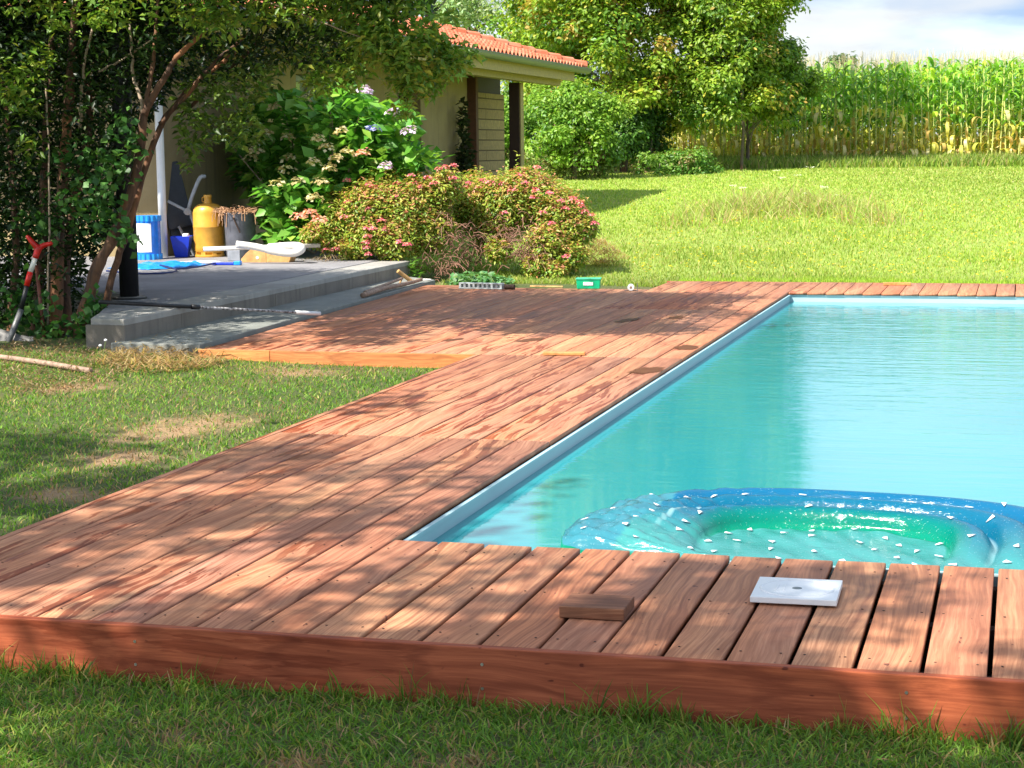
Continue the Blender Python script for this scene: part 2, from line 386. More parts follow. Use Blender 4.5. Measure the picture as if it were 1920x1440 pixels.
# screws: pairs on the near boards
s = MB()
for i in range(-8, 24):
    for y in ([.09, .55, .98] if i >= 0 else [.09, .55, .98, 1.5, 2.1, 2.6, 3.0]):
        for dx in (.028, P-.028):
            s.lathe([(.0034, 0), (.0034, .0006), (.0012, .0002)], (i*P+dx+rj(), y+rj(.003), .0008), 6)
planks(DECKB, 'decking', M['deck'], deck, extra=s)
for x in (-.30, .62, 1.62, 2.2):
    for z in (-.04, -.10): MB().tube([(x, -.0275, z), (x, -.0285, z)], .004, 8).build('screw', M['screw'], deck)
# thin loose board edge at the back of the left deck
def stain_mat():
    t = NT('wet_stain'); v = t.coord(); n = t.noise(v, 9, 3)
    b = t.bsdf(base=t.mix(n, (.085, .03, .012), (.17, .07, .03)), rough=.45, spec=.08, normal=t.bump(t.noise(v, 40, 2), .001))
    ed = t.n('ShaderNodeAttribute', attribute_name='ed').outputs['Fac']
    al = t.ramp(t.math('ADD', ed, t.math('MULTIPLY', t.math('SUBTRACT', t.noise(v, 22, 4, .6), .5), .9)), (.06, 0.), (.36, .95)); t.l(al, b.inputs['Alpha']); return t.m
M['wet'] = stain_mat()
def puddle(u, v, a, b, ang, label):
    c = G(u, v, .0022); V = [(0, 0, .0012)]; n = 30; ph = random.random()*9
    for rr, z in ((.55, .001), (1, -.0006)):
        for k in range(n):
            q = 2*math.pi*k/n; w = 1+.13*math.sin(2*q+ph)+.09*math.sin(5*q+ph*2)+.05*math.sin(9*q)
            V.append((a*rr*w*math.cos(q), b*rr*w*math.sin(q), z))
    F = [(0, 1+k, 1+(k+1) % n) for k in range(n)]; F2 = [(1+k, 1+n+k, 1+n+(k+1) % n, 1+(k+1) % n) for k in range(n)]
    o = npmesh('puddle', V, [np.array(F), np.array(F2)], M['wet'], smooth=True, attr={'ed': ('POINT', [1.]+[.55]*n+[0.]*n)}); o.location = c; o.rotation_euler = (0, 0, ang)
    tag(o, label, 'puddle', 'wet spots on the decking')
puddle(1213, 694, .085, .20, R(-4), 'largest wet spot on the plank beside the pool edge')
puddle(1287, 651, .075, .17, R(-5), 'wet spot by the pool edge just beyond a board joint')
puddle(1178, 600, .06, .22, R(-8), 'dark wet spot several planks in from the pool, left of a smaller one')
puddle(1268, 595, .06, .15, R(-8), 'small reddish wet spot on the sunlit deck farthest from the camera')
puddle(995, 637, .065, .18, R(-10), 'brown wet spot at the edge of the tree shadow on the deck')
puddle(850, 637, .05, .13, R(-10), 'smallest wet spot, in the tree shadow near the inner deck corner')

# ------------------------------------------------------------------ pool
PX1 = 3.6; WZ = -.078
pool = empty('swimming_pool', (0, 0, 0), label='rectangular pool with pale blue liner walls set into the deck', cat='pool')
def liner():
    t = NT('pool_liner'); v = t.coord(); n = t.noise(v, 3, 4); t.bsdf(base=t.mix(n, (.30, .45, .49), (.38, .52, .55)), rough=.75, spec=.08, normal=t.bump(n, .004)); return t.m
M['liner'] = liner()
L0 = .012; Lf = YF+.022; Lb = YB+.012
def quad(name, a, b, c, d, mat, par):
    # thin slab so that walls have depth
    me = MB(); a, b, c, d = map(Vector, (a, b, c, d)); nrm = (b-a).cross(d-a).normalized()*-.012
    me.add([a, b, c, d, a+nrm, b+nrm, c+nrm, d+nrm], [(0, 1, 2, 3), (7, 6, 5, 4), (0, 4, 5, 1), (1, 5, 6, 2), (2, 6, 7, 3), (3, 7, 4, 0)])
    return me.build(name, mat, par)
D = -1.35
quad('pool_wall', (L0, Lf, D), (L0, Lb, D), (L0, Lb, -.0220), (L0, Lf, -.0220), M['liner'], pool)
quad('pool_wall', (L0, Lb, D), (PX1, Lb, D), (PX1, Lb, -.0220), (L0, Lb, -.0220), M['liner'], pool)
quad('pool_wall', (PX1, Lb, D), (PX1, Lf, D), (PX1, Lf, -.0220), (PX1, Lb, -.0220), M['liner'], pool)
quad('pool_wall', (PX1, Lf, D), (L0, Lf, D), (L0, Lf, -.0220), (PX1, Lf, -.0220), M['liner'], pool)
quad('pool_floor', (L0, Lf, D), (PX1, Lf, D), (PX1, Lb, D), (L0, Lb, D), M['liner'], pool)
MB().box(L0, L0+.006, Lf, Lb, -.034, -.0220).box(L0+.007, PX1, Lb-.006, Lb, -.034, -.0220).build('liner_rail', M['liner'], pool)
def water():
    t = NT('pool_water'); v = t.coord()
    a = t.noise(t.coord((1.3, 5.5, 1)), 1.6, 3, .5, .4); b = t.noise(t.coord((4, 15, 1)), 1.5, 3, .55, .3); c = t.noise(t.coord((.6, 1.4, 1)), 1, 2, .5)
    yy = t.n('ShaderNodeSeparateXYZ', {0: v}).outputs[1]
    # ripples grow towards the far, open end
    amp = t.ramp(t.math('MULTIPLY', yy, .1), (.15, .12), (.6, 1.))
    h = t.math('MULTIPLY', t.math('ADD', t.math('MULTIPLY', a, .75), t.math('MULTIPLY', b, .25)), amp)
    nr = t.bump(t.math('ADD', h, t.math('MULTIPLY', c, .6)),   .0050, 1.)
    df = t.n('ShaderNodeBsdfDiffuse', {'Color': t.mix(c, (.035, .43, .47, 1), (.05, .51, .56, 1)), 'Normal': nr})
    tr = t.n('ShaderNodeBsdfTransparent', {'Color': (.14, .74, .78, 1)})
    body = t.n('ShaderNodeMixShader', {0: .42, 1: df.outputs[0], 2: tr.outputs[0]})
    gl = t.n('ShaderNodeBsdfGlossy', {'Color': (1, 1, 1, 1), 'Roughness': .04, 'Normal': nr})
    fr = t.n('ShaderNodeFresnel', {'IOR': 1.6, 'Normal': nr})
    m = t.n('ShaderNodeMixShader', {0: fr.outputs[0], 1: body.outputs[0], 2: gl.outputs[0]}); t.l(m.outputs[0], t.out.inputs[0])
    V = [(L0, Lf, WZ), (PX1, Lf, WZ), (PX1, Lb, WZ), (L0, Lb, WZ)]
    tag(npmesh('water', V, np.array([[0, 1, 2, 3]]), t.m), kind='structure')
water()

# ------------------------------------------------------------------ patio
def patio():
    poly = [(-3.60, 6.28), (-3.86, 6.33), (-4.6, 8.3), (-12, 8.3), (-12, 16), (-5.2, 16), (-4.3, 13.0), (-3.74, 12.3)]
    root = empty('patio', (0, 0, 0), kind='structure', label='raised grey concrete terrace beside the deck', cat='patio')
    # surface inset behind the edging
    inner = [(-3.90, 6.66), (-3.98, 6.68), (-4.66, 8.32), (-11.9, 8.32), (-11.9, 15.9), (-5.2, 15.9), (-4.35, 13.0), (-4.05, 12.3)]
    MB().prism(poly, -.3, .158).build('patio_edging', M['conc'], root, bevel=.008)
    MB().prism(inner, .15, .163).build('patio_surface', M['gravelfloor'], root)
    # riser face panels, 3 mm proud of the slab under the edging
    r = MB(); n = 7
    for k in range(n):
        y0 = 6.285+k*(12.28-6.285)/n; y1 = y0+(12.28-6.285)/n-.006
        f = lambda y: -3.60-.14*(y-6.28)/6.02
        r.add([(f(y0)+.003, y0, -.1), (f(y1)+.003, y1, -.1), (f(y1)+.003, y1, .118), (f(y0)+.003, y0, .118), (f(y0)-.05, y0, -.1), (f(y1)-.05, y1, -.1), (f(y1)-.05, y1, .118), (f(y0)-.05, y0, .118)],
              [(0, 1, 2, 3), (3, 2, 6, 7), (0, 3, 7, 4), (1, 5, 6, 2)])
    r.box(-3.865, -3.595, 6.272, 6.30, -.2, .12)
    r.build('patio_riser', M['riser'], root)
    led = [(-3.02, 6.15), (-3.63, 6.15), (-3.76, 12.2), (-3.31, 11.75)]
    MB().prism(led, -.3, .022).build('patio_ledge', M['ledge'], root, bevel=.006)
patio()

# ------------------------------------------------------------------ foliage tools
def unit(a): return a/np.maximum(np.linalg.norm(a, axis=1, keepdims=True), 1e-9)
def leafcloud(name, C, size, col, mat, parent=None, up=.5, aspect=.5, fold=.12, out=None, outw=.0, droop=0.0, jit=.25):
    """C (N,3) leaf bases, size scalar or (N,), col (N,3)"""
    n = len(C); size = np.broadcast_to(size, (n,))*rng.uniform(1-jit, 1+jit, n)
    nr = rng.normal(size=(n, 3)); nr[:, 2] = np.abs(nr[:, 2])+up*2
    if out is not None: nr = unit(nr)+out*outw
    nr = unit(nr)
    d = rng.normal(size=(n, 3)); d[:, 2] -= droop
    d = unit(d-nr*np.sum(d*nr, 1, keepdims=True)); w = np.cross(d, nr)
    s = size[:, None]; wd = s*aspect*.5
    p0 = C; p1 = C+d*s*.42+w*wd+nr*s*fold; p2 = C+d*s; p3 = C+d*s*.42-w*wd+nr*s*fold
    V = np.stack([p0, p1, p2, p3], 1).reshape(-1, 3); b = np.arange(n)*4
    F = np.concatenate([np.stack([b, b+1, b+2], 1), np.stack([b, b+2, b+3], 1)])
    return npmesh(name, V, F, mat, parent, col=np.repeat(col, 4, 0))
def shade(n, base, var=.25, huev=.12):
    c = np.array(base)[None]*(1+rng.uniform(-var, var, (n, 1))); return np.clip(c*(1+rng.uniform(-huev, huev, (n, 3))), 0, 1)
def mixcol(n, cols, w, var=.22, huev=.1):
    k = rng.choice(len(cols), n, p=np.array(w)/sum(w)); c = np.array(cols)[k]
    return np.clip(c*(1+rng.uniform(-var, var, (n, 1)))*(1+rng.uniform(-huev, huev, (n, 3))), 0, 1)
def clumps(cs, rs, per, sq=(1, 1, .8), shell=.5):
    """points round clump centres; denser near each clump's surface"""
    cs = np.asarray(cs, float); m = len(cs); per = np.broadcast_to(per, (m,)).astype(int); rs = np.broadcast_to(rs, (m,))
    idx = np.repeat(np.arange(m), per); d = unit(rng.normal(size=(len(idx), 3)))
    r = (shell+(1-shell)*rng.random(len(idx)))**1.0*rs[idx]*rng.uniform(.75, 1.15, len(idx))
    return cs[idx]+d*r[:, None]*np.array(sq), d, idx
def inpoly(pts, poly):
    x, y = pts[:, 0], pts[:, 1]; r = np.zeros(len(pts), bool); n = len(poly); j = n-1
    for i in range(n):
        xi, yi = poly[i]; xj, yj = poly[j]
        c = ((yi > y) != (yj > y)) & (x < (xj-xi)*(y-yi)/(yj-yi+1e-12)+xi); r ^= c; j = i
    return r
_Mn = np.array(_M)
def Yv(u, v, y):
    d = np.stack([(u-960)/FPX, -(v-720)/FPX, -np.ones_like(u)], 1) @ _Mn.T
    s = (y-CAMP[1])/d[:, 1]; return np.array(CAMP)+d*s[:, None]
def fill(poly, n, y0, y1):
    """n points in a solid whose outline (at its own depth) follows poly"""
    P_ = np.array(poly, float); lo = P_.min(0); hi = P_.max(0); out = []
    while sum(map(len, out)) < n:
        q = rng.uniform(lo, hi, (n*2, 2)); out.append(q[inpoly(q, poly)])
    q = np.concatenate(out)[:n]; return Yv(q[:, 0], q[:, 1], rng.uniform(y0, y1, n))
def path(pts, k=4, wob=0.0):
    """smooth Catmull-Rom through pts"""
    pts = [Vector(p) for p in pts]; q = [pts[0]*2-pts[1]]+pts+[pts[-1]*2-pts[-2]]; out = []
    for i in range(1, len(q)-2):
        for a in range(k):
            t = a/k; p0, p1, p2, p3 = q[i-1:i+3]
            v = .5*((2*p1)+(p2-p0)*t+(2*p0-5*p1+4*p2-p3)*t*t+(-p0+3*p1-3*p2+p3)*t**3)
            out.append(v+Vector((random.uniform(-wob, wob), random.uniform(-wob, wob), random.uniform(-wob, wob))))
    return out+[pts[-1]]
def taper(n, a, b): return [a+(b-a)*i/(n-1) for i in range(n)]

# ------------------------------------------------------------------ grass
def vnoise(x, y, s):
    return .5+.25*(np.sin(x*s+1.3)*np.cos(y*s*.83+.4)+np.sin((x+y)*s*.61+2.1)*np.cos((x-y*1.3)*s*.47+.9))
def blades(name, XY, hgt, wid, col, parent=None, seg=2, lean=.55, label=None, mat=None):
    n = len(XY); x, y = XY[:, 0], XY[:, 1]; z = gz(x, y)
    h = np.broadcast_to(hgt, (n,))*rng.uniform(.5, 1.3, n); w = np.broadcast_to(wid, (n,))*rng.uniform(.7, 1.3, n)
    a = rng.uniform(0, 2*np.pi, n); q = rng.uniform(0, 2*np.pi, n); ln = rng.uniform(.1, 1, n)*lean*1.6
    side = np.stack([np.cos(a), np.sin(a), np.zeros(n)], 1)*w[:, None]*.5; dr = np.stack([np.cos(q), np.sin(q), np.zeros(n)], 1)
    base = np.stack([x, y, z-.004], 1); rows = []
    ts = np.linspace(0, 1, seg+1)
    for t in ts:
        p = base+dr*(h*ln*t**1.7)[:, None]; p[:, 2] += h*t*(1-.25*ln*t)
        if t < 1: rows += [p-side*(1-.45*t), p+side*(1-.45*t)]
        else: rows += [p]
    V = np.stack(rows, 1); k = V.shape[1]; V = V.reshape(-1, 3); b = np.arange(n)*k; F = []
    for s_ in range(seg-1): F.append(np.stack([b+2*s_, b+2*s_+1, b+2*s_+3, b+2*s_+2], 1))
    F.append(np.stack([b+k-3, b+k-2, b+k-1], 1))
    o = npmesh(name, V, F, mat or M['grass'], parent, col=np.repeat(col, k, 0))
    return tag(o, label, 'grass', kind='stuff')
def lawn():
    def cols(x, y):
        n = len(x); d = dryness(x, y); v = vnoise(x, y, 2.6)*.6+vnoise(x+5, y, 7)*.4
        g = mixcol(n, [(.12, .26, .03), (.18, .34, .04), (.27, .40, .06), (.08, .20, .03)], [3, 3, 2, 2])
        yl = mixcol(n, [(.42, .42, .09), (.50, .40, .15), (.34, .40, .07)], [2, 1, 2]); st = mixcol(n, [(.46, .30, .15), (.38, .24, .12), (.5, .38, .2)], [2, 2, 1])
        p = rng.random(n)
        v = v+.25*sstep(4.2, 6.2, y)*(x < -1.2)  # more yellow blades in the far left band, painting in its sunlight
        c = np.where((p < .05+.5*np.clip(v-.5, 0, 1))[:, None], yl, g); c = np.where((rng.random(n) < .05+.07*vnoise(x+1, y*2, 9)+d*.85)[:, None], st, c); return c
    # near strip in front of the fascia
    n = 74000; x = rng.uniform(-2.2, 2.9, n); y = rng.uniform(-1.25, -.035, n)
    k = rng.random(n) > dryness(x, y)*.5; x, y = x[k], y[k]
    edge = np.exp(-((y+.04)/.07)**2)
    blades('lawn_grass', np.stack([x, y], 1), .034*(1+.6*edge*rng.random(len(x))), .0050, cols(x, y)*np.array([1.0, .95, .95]), seg=3, lean=1.05, label='short mown grass in front of the deck fascia')
    # longer tufts against the fascia
    c = rng.uniform(-1.6, 2.5, 46); m = 16; x = np.repeat(c, m)+rng.normal(0, .02, 46*m); y = -.045-np.abs(rng.normal(0, .02, 46*m))
    blades('tall_grass_tufts', np.stack([x, y], 1), np.repeat(rng.uniform(.05, .10, 46), m), .0042, cols(x, y)*.8, seg=3, lean=.6, label='longer grass tufts growing up against the deck fascia')
    # left lawn
    n = 120000; x = rng.uniform(-7.5, -1.24, n); y = rng.uniform(.2, 6.6, n)
    k = (rng.random(n) > dryness(x, y)*.70) & ~((y > 6.05) & (x < -3.9) & (rng.random(n) > .12)) & ~((y > 6.06) & (x > -3.64)) & ~((x > -3) & (y > 6.07)) & (x < -1.24)
    x, y = x[k], y[k]
    blades('left_lawn_grass', np.stack([x, y], 1), .029, .0062, cols(x, y), seg=2, lean=.9, label='patchy lawn with dry spots left of the deck')
    # meadow beyond the pool
    n = 235000; t = rng.random(n)**1.5; y = 12.15+t*27; x = -8+rng.random(n)*(8+6.3+0.06*y)+0
    x = np.where(y > 24, x*1.0, x); k = ~((x < -3.4) & (y < 13.2)) & ~((x < -1.25) & (y < 12.4) & (x > -3.2) & (y < 11.3))
    x, y = x[k], y[k]; n = len(x); v = vnoise(x, y*.6, 1.1)*.5+vnoise(x, y*.5, 3.1)*.5
    c = mixcol(n, [(.32, .44, .06), (.42, .52, .09), (.22, .36, .045), (.50, .55, .14)], [3, 3, 2, 2], .18)
    yl = mixcol(n, [(.52, .50, .18), (.56, .47, .22), (.44, .50, .12)], [2, 1, 2]); lo_ = vnoise(x+3, y*.45, .55); c = c*(.72+.5*lo_)[:, None]; c = np.where((rng.random(n) < .10+.9*np.clip(v-.48, 0, 1))[:, None], yl, c)
    hh = .03+.05*vnoise(x, y, 1.7)**2*(y < 20)+.012*(y > 20)
    blades('meadow_grass', np.stack([x, y], 1), hh, .009+.0007*(y-12), c, seg=2, lean=.5, label='bright sunlit meadow grass beyond the pool')
    n = 9000; x = rng.uniform(-1.2, 3.4, n); y = rng.uniform(12.16, 12.75, n)
    blades('meadow_edge_grass', np.stack([x, y], 1), .06, .008, mixcol(n, [(.32, .48, .045), (.40, .56, .06)], [1, 1]), seg=2, label='grass fringe along the far edge of the deck')
    # fringe of longer grass at the foot of the corn and trees
    n = 16000; x = rng.uniform(-9, 4.2, n); y = rng.uniform(35.2, 39, n)
    blades('field_margin_grass', np.stack([x, y], 1), .22, .03, mixcol(n, [(.24, .34, .05), (.33, .40, .07), (.40, .36, .14), (.14, .24, .04)], [3, 2, 2, 2]), seg=2, label='longer grass along the foot of the corn field')
lawn()
def meadow_details():
    # yellow dots of hawkbit
    n = 520; u = rng.uniform(1180, 1950, n); v = rng.uniform(400, 515, n)
    y = 12.2+(515-v)**1.25*.028+.4; x = np.array([Y(a, 300, b).x for a, b in zip(u, y)])
    C = np.stack([x, y, gz(x, y)+rng.uniform(.07, .15, n)], 1); C = np.repeat(C, 4, 0)
    o = leafcloud('yellow_wildflowers', C, .020, shade(len(C), (.72, .58, .03)), M['petal'], up=1.5, aspect=.8)
    tag(o, 'tiny yellow wildflowers dotted through the meadow', 'wildflowers', kind='stuff')
    # tall weedy patch
    wp = []
    for (u, y, sx, sy, n) in [(1330, 20.2, .30, .5, 500), (1400, 21.5, .35, .6, 1500), (1480, 22.3, .4, .7, 1900), (1545, 21.6, .3, .6, 1600), (1610, 20.6, .25, .5, 500), (1440, 23.4, .5, .6, 500), (1650, 19.6, .2, .4, 150), (1290, 19.2, .2, .4, 150)]:
        wp.append(np.stack([Y(u, 400, y).x+rng.normal(0, sx, n), y+rng.normal(0, sy, n), np.full(n, 0.)], 1)); d_ = np.hypot((wp[-1][:, 0]-Y(u, 400, y).x)/sx, (wp[-1][:, 1]-y)/sy); wp[-1][:, 2] = np.exp(-d_**2/3)
    p = np.concatenate(wp); n = len(p)
    blades('tall_weeds', p[:, :2], (.12+.26*p[:, 2])*rng.uniform(.35, 1.2, n), .013, mixcol(n, [(.46, .44, .16), (.32, .46, .08), (.50, .36, .18), (.42, .50, .12)], [3, 3, 2, 2]), seg=3, lean=.8, label='ragged patch of tall seeding weeds in the middle of the meadow')
    # white umbels standing in the patch and by the corn
    C = []
    for (u, v, y) in [(1375, 348, 23), (1392, 352, 22.6), (1545, 352, 22.5), (1568, 366, 22.3), (1535, 378, 22), (1560, 384, 22), (1556, 395, 21.8), (1512, 362, 23), (1480, 372, 22.4), (1457, 320, 32), (1520, 313, 33), (1495, 328, 31), (1468, 333, 30), (1545, 350, 27)]:
        c = np.array(Y(u, v, y)); m = 26; a = rng.uniform(0, 6.3, m); r = np.sqrt(rng.random(m))*.055*(1 if y < 26 else 1.6)
        C.append(np.stack([c[0]+r*np.cos(a), c[1]+r*np.sin(a), c[2]+rng.normal(0, .006, m)], 1))
    stem = MB()
    for cc in C:
        m = cc.mean(0); zz = float(gz(m[0], m[1])); stem.tube([(m[0]+.02, m[1], zz), (m[0], m[1], m[2]-.01)], .004, 4)
    for cc in C:
        root = empty('umbel_flower', (float(cc[:, 0].mean()), float(cc[:, 1].mean()), float(gz(cc[:, 0].mean(), cc[:, 1].mean()))), label='white umbel flower head standing in the meadow', cat='wildflower', group='white umbel flowers in the meadow')
        L = np.array(root.location); leafcloud('flower_head', cc-L, .028, shade(len(cc), (.75, .74, .62), .1, .04), M['petal'], root, up=2, aspect=1)
        m = cc.mean(0)-L; MB().tube([(.02, 0, 0), (m[0], m[1], m[2]-.01)], .004, 5).build('stem', M['stemg'], root)
M['stemg'] = plain('green_stem', (.16, .24, .06), .7)
meadow_details()

# ------------------------------------------------------------------ corn
def corn():
    dry = np.array([(.86, .72, .16), (.86, .74, .36), (.74, .50, .16), (.70, .70, .12)]); grn = np.array([(.19, .40, .045), (.26, .50, .05), (.12, .28, .04), (.42, .58, .06)])
    def plant(seed, H, ground_dry=.42):
        r = np.random.default_rng(seed); LV = []; LF = []; LC = []; b = 0
        nl = 15
        for k in range(nl):
            t = (k+.6)/nl; z0 = H*.92*t; a = k*math.pi+r.normal(0, .5)+seed; L = (.62-.25*abs(t-.55))*r.uniform(.8, 1.15)*(H/2.3); el = r.uniform(.7, 1.25)+.2*t
            w = .078*r.uniform(.8, 1.2); dryp = 1/(1+math.exp((t-ground_dry)*14)); isdry = r.random() < dryp
            if isdry: el -= .5; w *= 1.05
            cb = (dry[r.integers(4)] if isdry else grn[r.integers(4)]*(1+.5*max(0, t-.6)))*r.uniform(.8, 1.2)
            m = 7; p = np.array([0, 0, z0]); cur = el; st = L/m; side = np.array([-math.sin(a), math.cos(a), 0.])
            for i in range(m+1):
                ww = w*math.sin(math.pi*min(1, (i+.7)/(m+.9)))**.6*.5 if i < m else .002
                LV += [p-side*ww, p+side*ww]; LC += [cb, cb]
                d = np.array([math.cos(a)*math.cos(cur), math.sin(a)*math.cos(cur), math.sin(cur)]); p = p+d*st; cur -= (.33 if not isdry else .55)*r.uniform(.6, 1.3)
                if i < m: LF.append((b+2*i, b+2*i+1, b+2*i+3, b+2*i+2))
            b += 2*(m+1)
        TV = []; TF = []; tb = 0
        for k in range(7):
            a = r.uniform(0, 6.3); s = 0 if k == 0 else .35; p0 = np.array([0, 0, H*.97]); tip = p0+np.array([math.cos(a)*.1*s*2, math.sin(a)*.1*s*2, .26-.1*s*r.uniform(.3, 1.3)])
            w = .006; side = np.array([math.cos(a+1.5), math.sin(a+1.5), 0])*w*.5; TV += [p0-side, p0+side, tip+side*.6, tip-side*.6]; TF.append((tb, tb+1, tb+2, tb+3)); tb += 4
        st = MB().tube([(0, 0, -.05), (.005, 0, H*.5), (0, 0, H*1.0)], [.015, .013, .005], 6)
        return (np.array(LV), np.array(LF), np.array(LC)), (np.array(TV), np.array(TF)), st
    ms = plain('corn_stalk', (.60, .62, .20), .6, var=.2); protos = []
    for s_ in range(8):
        (LV, LF, LC), (TV, TF), st = plant(s_, 2.2)
        root = empty('corn_plant', (0, 0, 0))
        f = npmesh('foliage', LV, LF, M['leaf'], root, col=LC); tt = npmesh('tassel', TV, TF, M['petal'], root, col=np.tile([.72, .58, .38], (len(TV), 1))); k = st.build('stalk', ms, root)
        protos.append((root, [f, tt, k]))
    used = set()
    def place(k, x, y, rz, sc):
        root, ch = protos[k]; first = k not in used
        if first: used.add(k); r = root
        else:
            r = root.copy(); scene.collection.objects.link(r)
            for c in ch:
                d = c.copy(); scene.collection.objects.link(d); d.parent = r
        r.location = (x, y, float(gz(x, y))); r.rotation_euler = (random.uniform(-.05, .05), random.uniform(-.05, .05), rz); r.scale = (sc, sc, sc)
        tag(r, 'tall corn plant with drying yellow lower leaves in the front rows of the field', 'corn plant', 'corn plants in the front rows')
    y = 38.6
    for row, yy in enumerate((38.6, 39.3)):
        x = -6.6 + .09*row
        while x < 3.1:
            lowleft = 1
            place(random.randrange(8), x+random.uniform(-.03, .03), yy+random.uniform(-.06, .06), random.uniform(0, 6.28), random.uniform(.93, 1.06)*lowleft)
            x += random.uniform(.115, .17)
    AV, AF, AC = [], [], []; TV_, TF_ = [], []; b = 0; tb = 0
    base = [plant(100+q, 2.25, .22) for q in range(8)]
    for row in range(17):
        yy = 40.1+row*.75; x = -7.6
        while x < 9:
            (LV, LF, LC), (TV, TF), _ = base[random.randrange(8)]; a = random.uniform(0, 6.28); c, s = math.cos(a), math.sin(a); sc = random.uniform(.92, 1.06)
            Rz = np.array([[c, -s, 0], [s, c, 0], [0, 0, 1]])*sc; o = np.array([x, yy, float(gz(x, yy))])
            AV.append(LV@Rz.T+o); AF.append(LF+b); AC.append(LC); b += len(LV); TV_.append(TV@Rz.T+o); TF_.append(TF+tb); tb += len(TV); x += random.uniform(.17, .26)
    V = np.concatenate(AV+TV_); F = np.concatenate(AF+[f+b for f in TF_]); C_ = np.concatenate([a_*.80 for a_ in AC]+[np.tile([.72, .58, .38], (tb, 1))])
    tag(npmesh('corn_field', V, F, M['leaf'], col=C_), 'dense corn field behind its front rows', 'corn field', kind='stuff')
corn()

# ------------------------------------------------------------------ trees at the back
M['bark'] = mat_bark('bark', (.07, .05, .038), (.20, .155, .12)); M['barkpale'] = mat_bark('bark_pale', (.16, .13, .10), (.36, .31, .25))
def tree(name, label, base, crown, rad, nclump, per, leafsz, cols, w, trunk_r=.14, cat='tree', crad=.55, zlow=None, limbs=9, group=None, seed=1, lean=(0, 0)):
    global rng; keep = rng; rng = np.random.default_rng(seed); rnd = random.Random(seed)
    base = Vector(base); root = empty(name, base, label=label, cat=cat, group=group)
    cc = np.array(crown)-np.array(base); rad = np.array(rad)
    m_ = nclump*3; zz_ = rng.uniform(-1, 1, m_); th_ = rng.uniform(0, 6.283, m_); rr = rng.random(m_)**.42*(1-np.abs(zz_)**2.6*np.where(zz_ < 0, .5, 1))**.5
    d = np.stack([np.cos(th_)*rr, np.sin(th_)*rr, zz_], 1); q = cc+d*rad
    # uneven outline: push lobes in and out
    lob = .82+.25*np.sin(d[:, 0]*4.1+seed)*np.cos(d[:, 2]*5.3+seed*2)+.1*np.sin(d[:, 1]*9)
    q = cc+(q-cc)*lob[:, None]
    q = q[q[:, 2] > (zlow if zlow is not None else .3)][:nclump]
    rs = crad*rng.uniform(.55, 1.2, len(q)); pts, dd, idx = clumps(q, rs, per, (1, 1, .72), .35)
    tone = rng.choice(len(cols), len(q), p=np.array(w)/sum(w)); c = np.array(cols)[tone][idx]
    c2 = mixcol(len(pts), cols, w, 0, 0); c = np.where((rng.random(len(pts)) < .3)[:, None], c2, c)
    c = np.clip(c*(1+rng.uniform(-.25, .25, (len(c), 1)))*(1+rng.uniform(-.1, .1, (len(c), 3))), 0, 1)
    leafcloud('crown', pts, leafsz, c, M['leaf'], root, up=.35, aspect=.55, out=dd, outw=.9, droop=.4)
    t = MB(); top = Vector(cc)+Vector((0, 0, rad[2]*.4)); mid = Vector((lean[0], lean[1], cc[2]*.5))
    tp = path([(0, 0, -.15), (0.03, 0, cc[2]*.25), mid, Vector(cc), top], 4, .02); t.tube(tp, taper(len(tp), trunk_r, trunk_r*.2), 9); t.build('trunk', M['bark'], root, smooth=True)
    l = MB()
    for k in range(limbs):
        e = Vector(q[rnd.randrange(len(q))]); s = tp[int(len(tp)*rnd.uniform(.2, .75))]; m_ = (s+e)/2+Vector((rnd.uniform(-.2, .2), rnd.uniform(-.2, .2), .15))
        pp = path([s, m_, e], 5, .015); l.tube(pp, taper(len(pp), trunk_r*.42, .012), 6)
    l.build('limbs', M['barkpale'], root, smooth=True)
    rng = keep; return root
GR = [(.30, .42, .035), (.22, .34, .035), (.13, .26, .03), (.46, .46, .05), (.50, .36, .08)]
def at_ground(u, y): p = Y(u, 300, y); return (p.x, p.y, float(gz(p.x, p.y)))
def cz(u, v, y): return tuple(Y(u, v, y))
tree('broadleaf_tree', 'tall yellow green leafy tree rising behind the end of the house', at_ground(1170, 34.5), cz(1135, -75, 34.5), (1.95, 1.8, 3.9), 380, 190, .115, GR, [4, 3, 2, 2.2, 1], .09, crad=.5, seed=3, zlow=.5, limbs=16)
tree('broadleaf_tree', 'tall green leafy tree with round edge standing beside the corn', at_ground(1390, 35), cz(1370, -90, 35.2), (1.85, 1.7, 3.95), 400, 190, .105, GR, [3, 4, 3, .8, .3], .035, crad=.48, seed=8, zlow=.75, limbs=16)
tree('broadleaf_tree', 'leafy tree with pale twigs showing just behind the tiled roof', at_ground(985, 36.5), cz(1015, 85, 36.5), (1.05, 1.2, 2.4), 150, 170, .11, GR, [4, 3, 2, 2, 1], .13, crad=.5, seed=12, zlow=.8)
tree('low_bush', 'rounded bright green bush behind the porch post', at_ground(1075, 31.5), cz(1080, 235, 31.5), (1.0, .9, .75), 95, 170, .085, [(.20, .36, .04), (.27, .42, .05), (.12, .25, .035)], [3, 3, 1], .06, cat='bush', crad=.34, seed=5, zlow=.35, limbs=14)
tree('low_bush', 'dark shaded thicket at the foot of the trees left of the corn', at_ground(1215, 35.2), cz(1205, 215, 35.4), (.75, .9, .95), 85, 150, .09, [(.07, .17, .03), (.11, .24, .03), (.05, .11, .03), (.30, .24, .10)], [3, 3, 2, .6], .05, cat='bush', crad=.38, seed=6, zlow=.1, limbs=18)
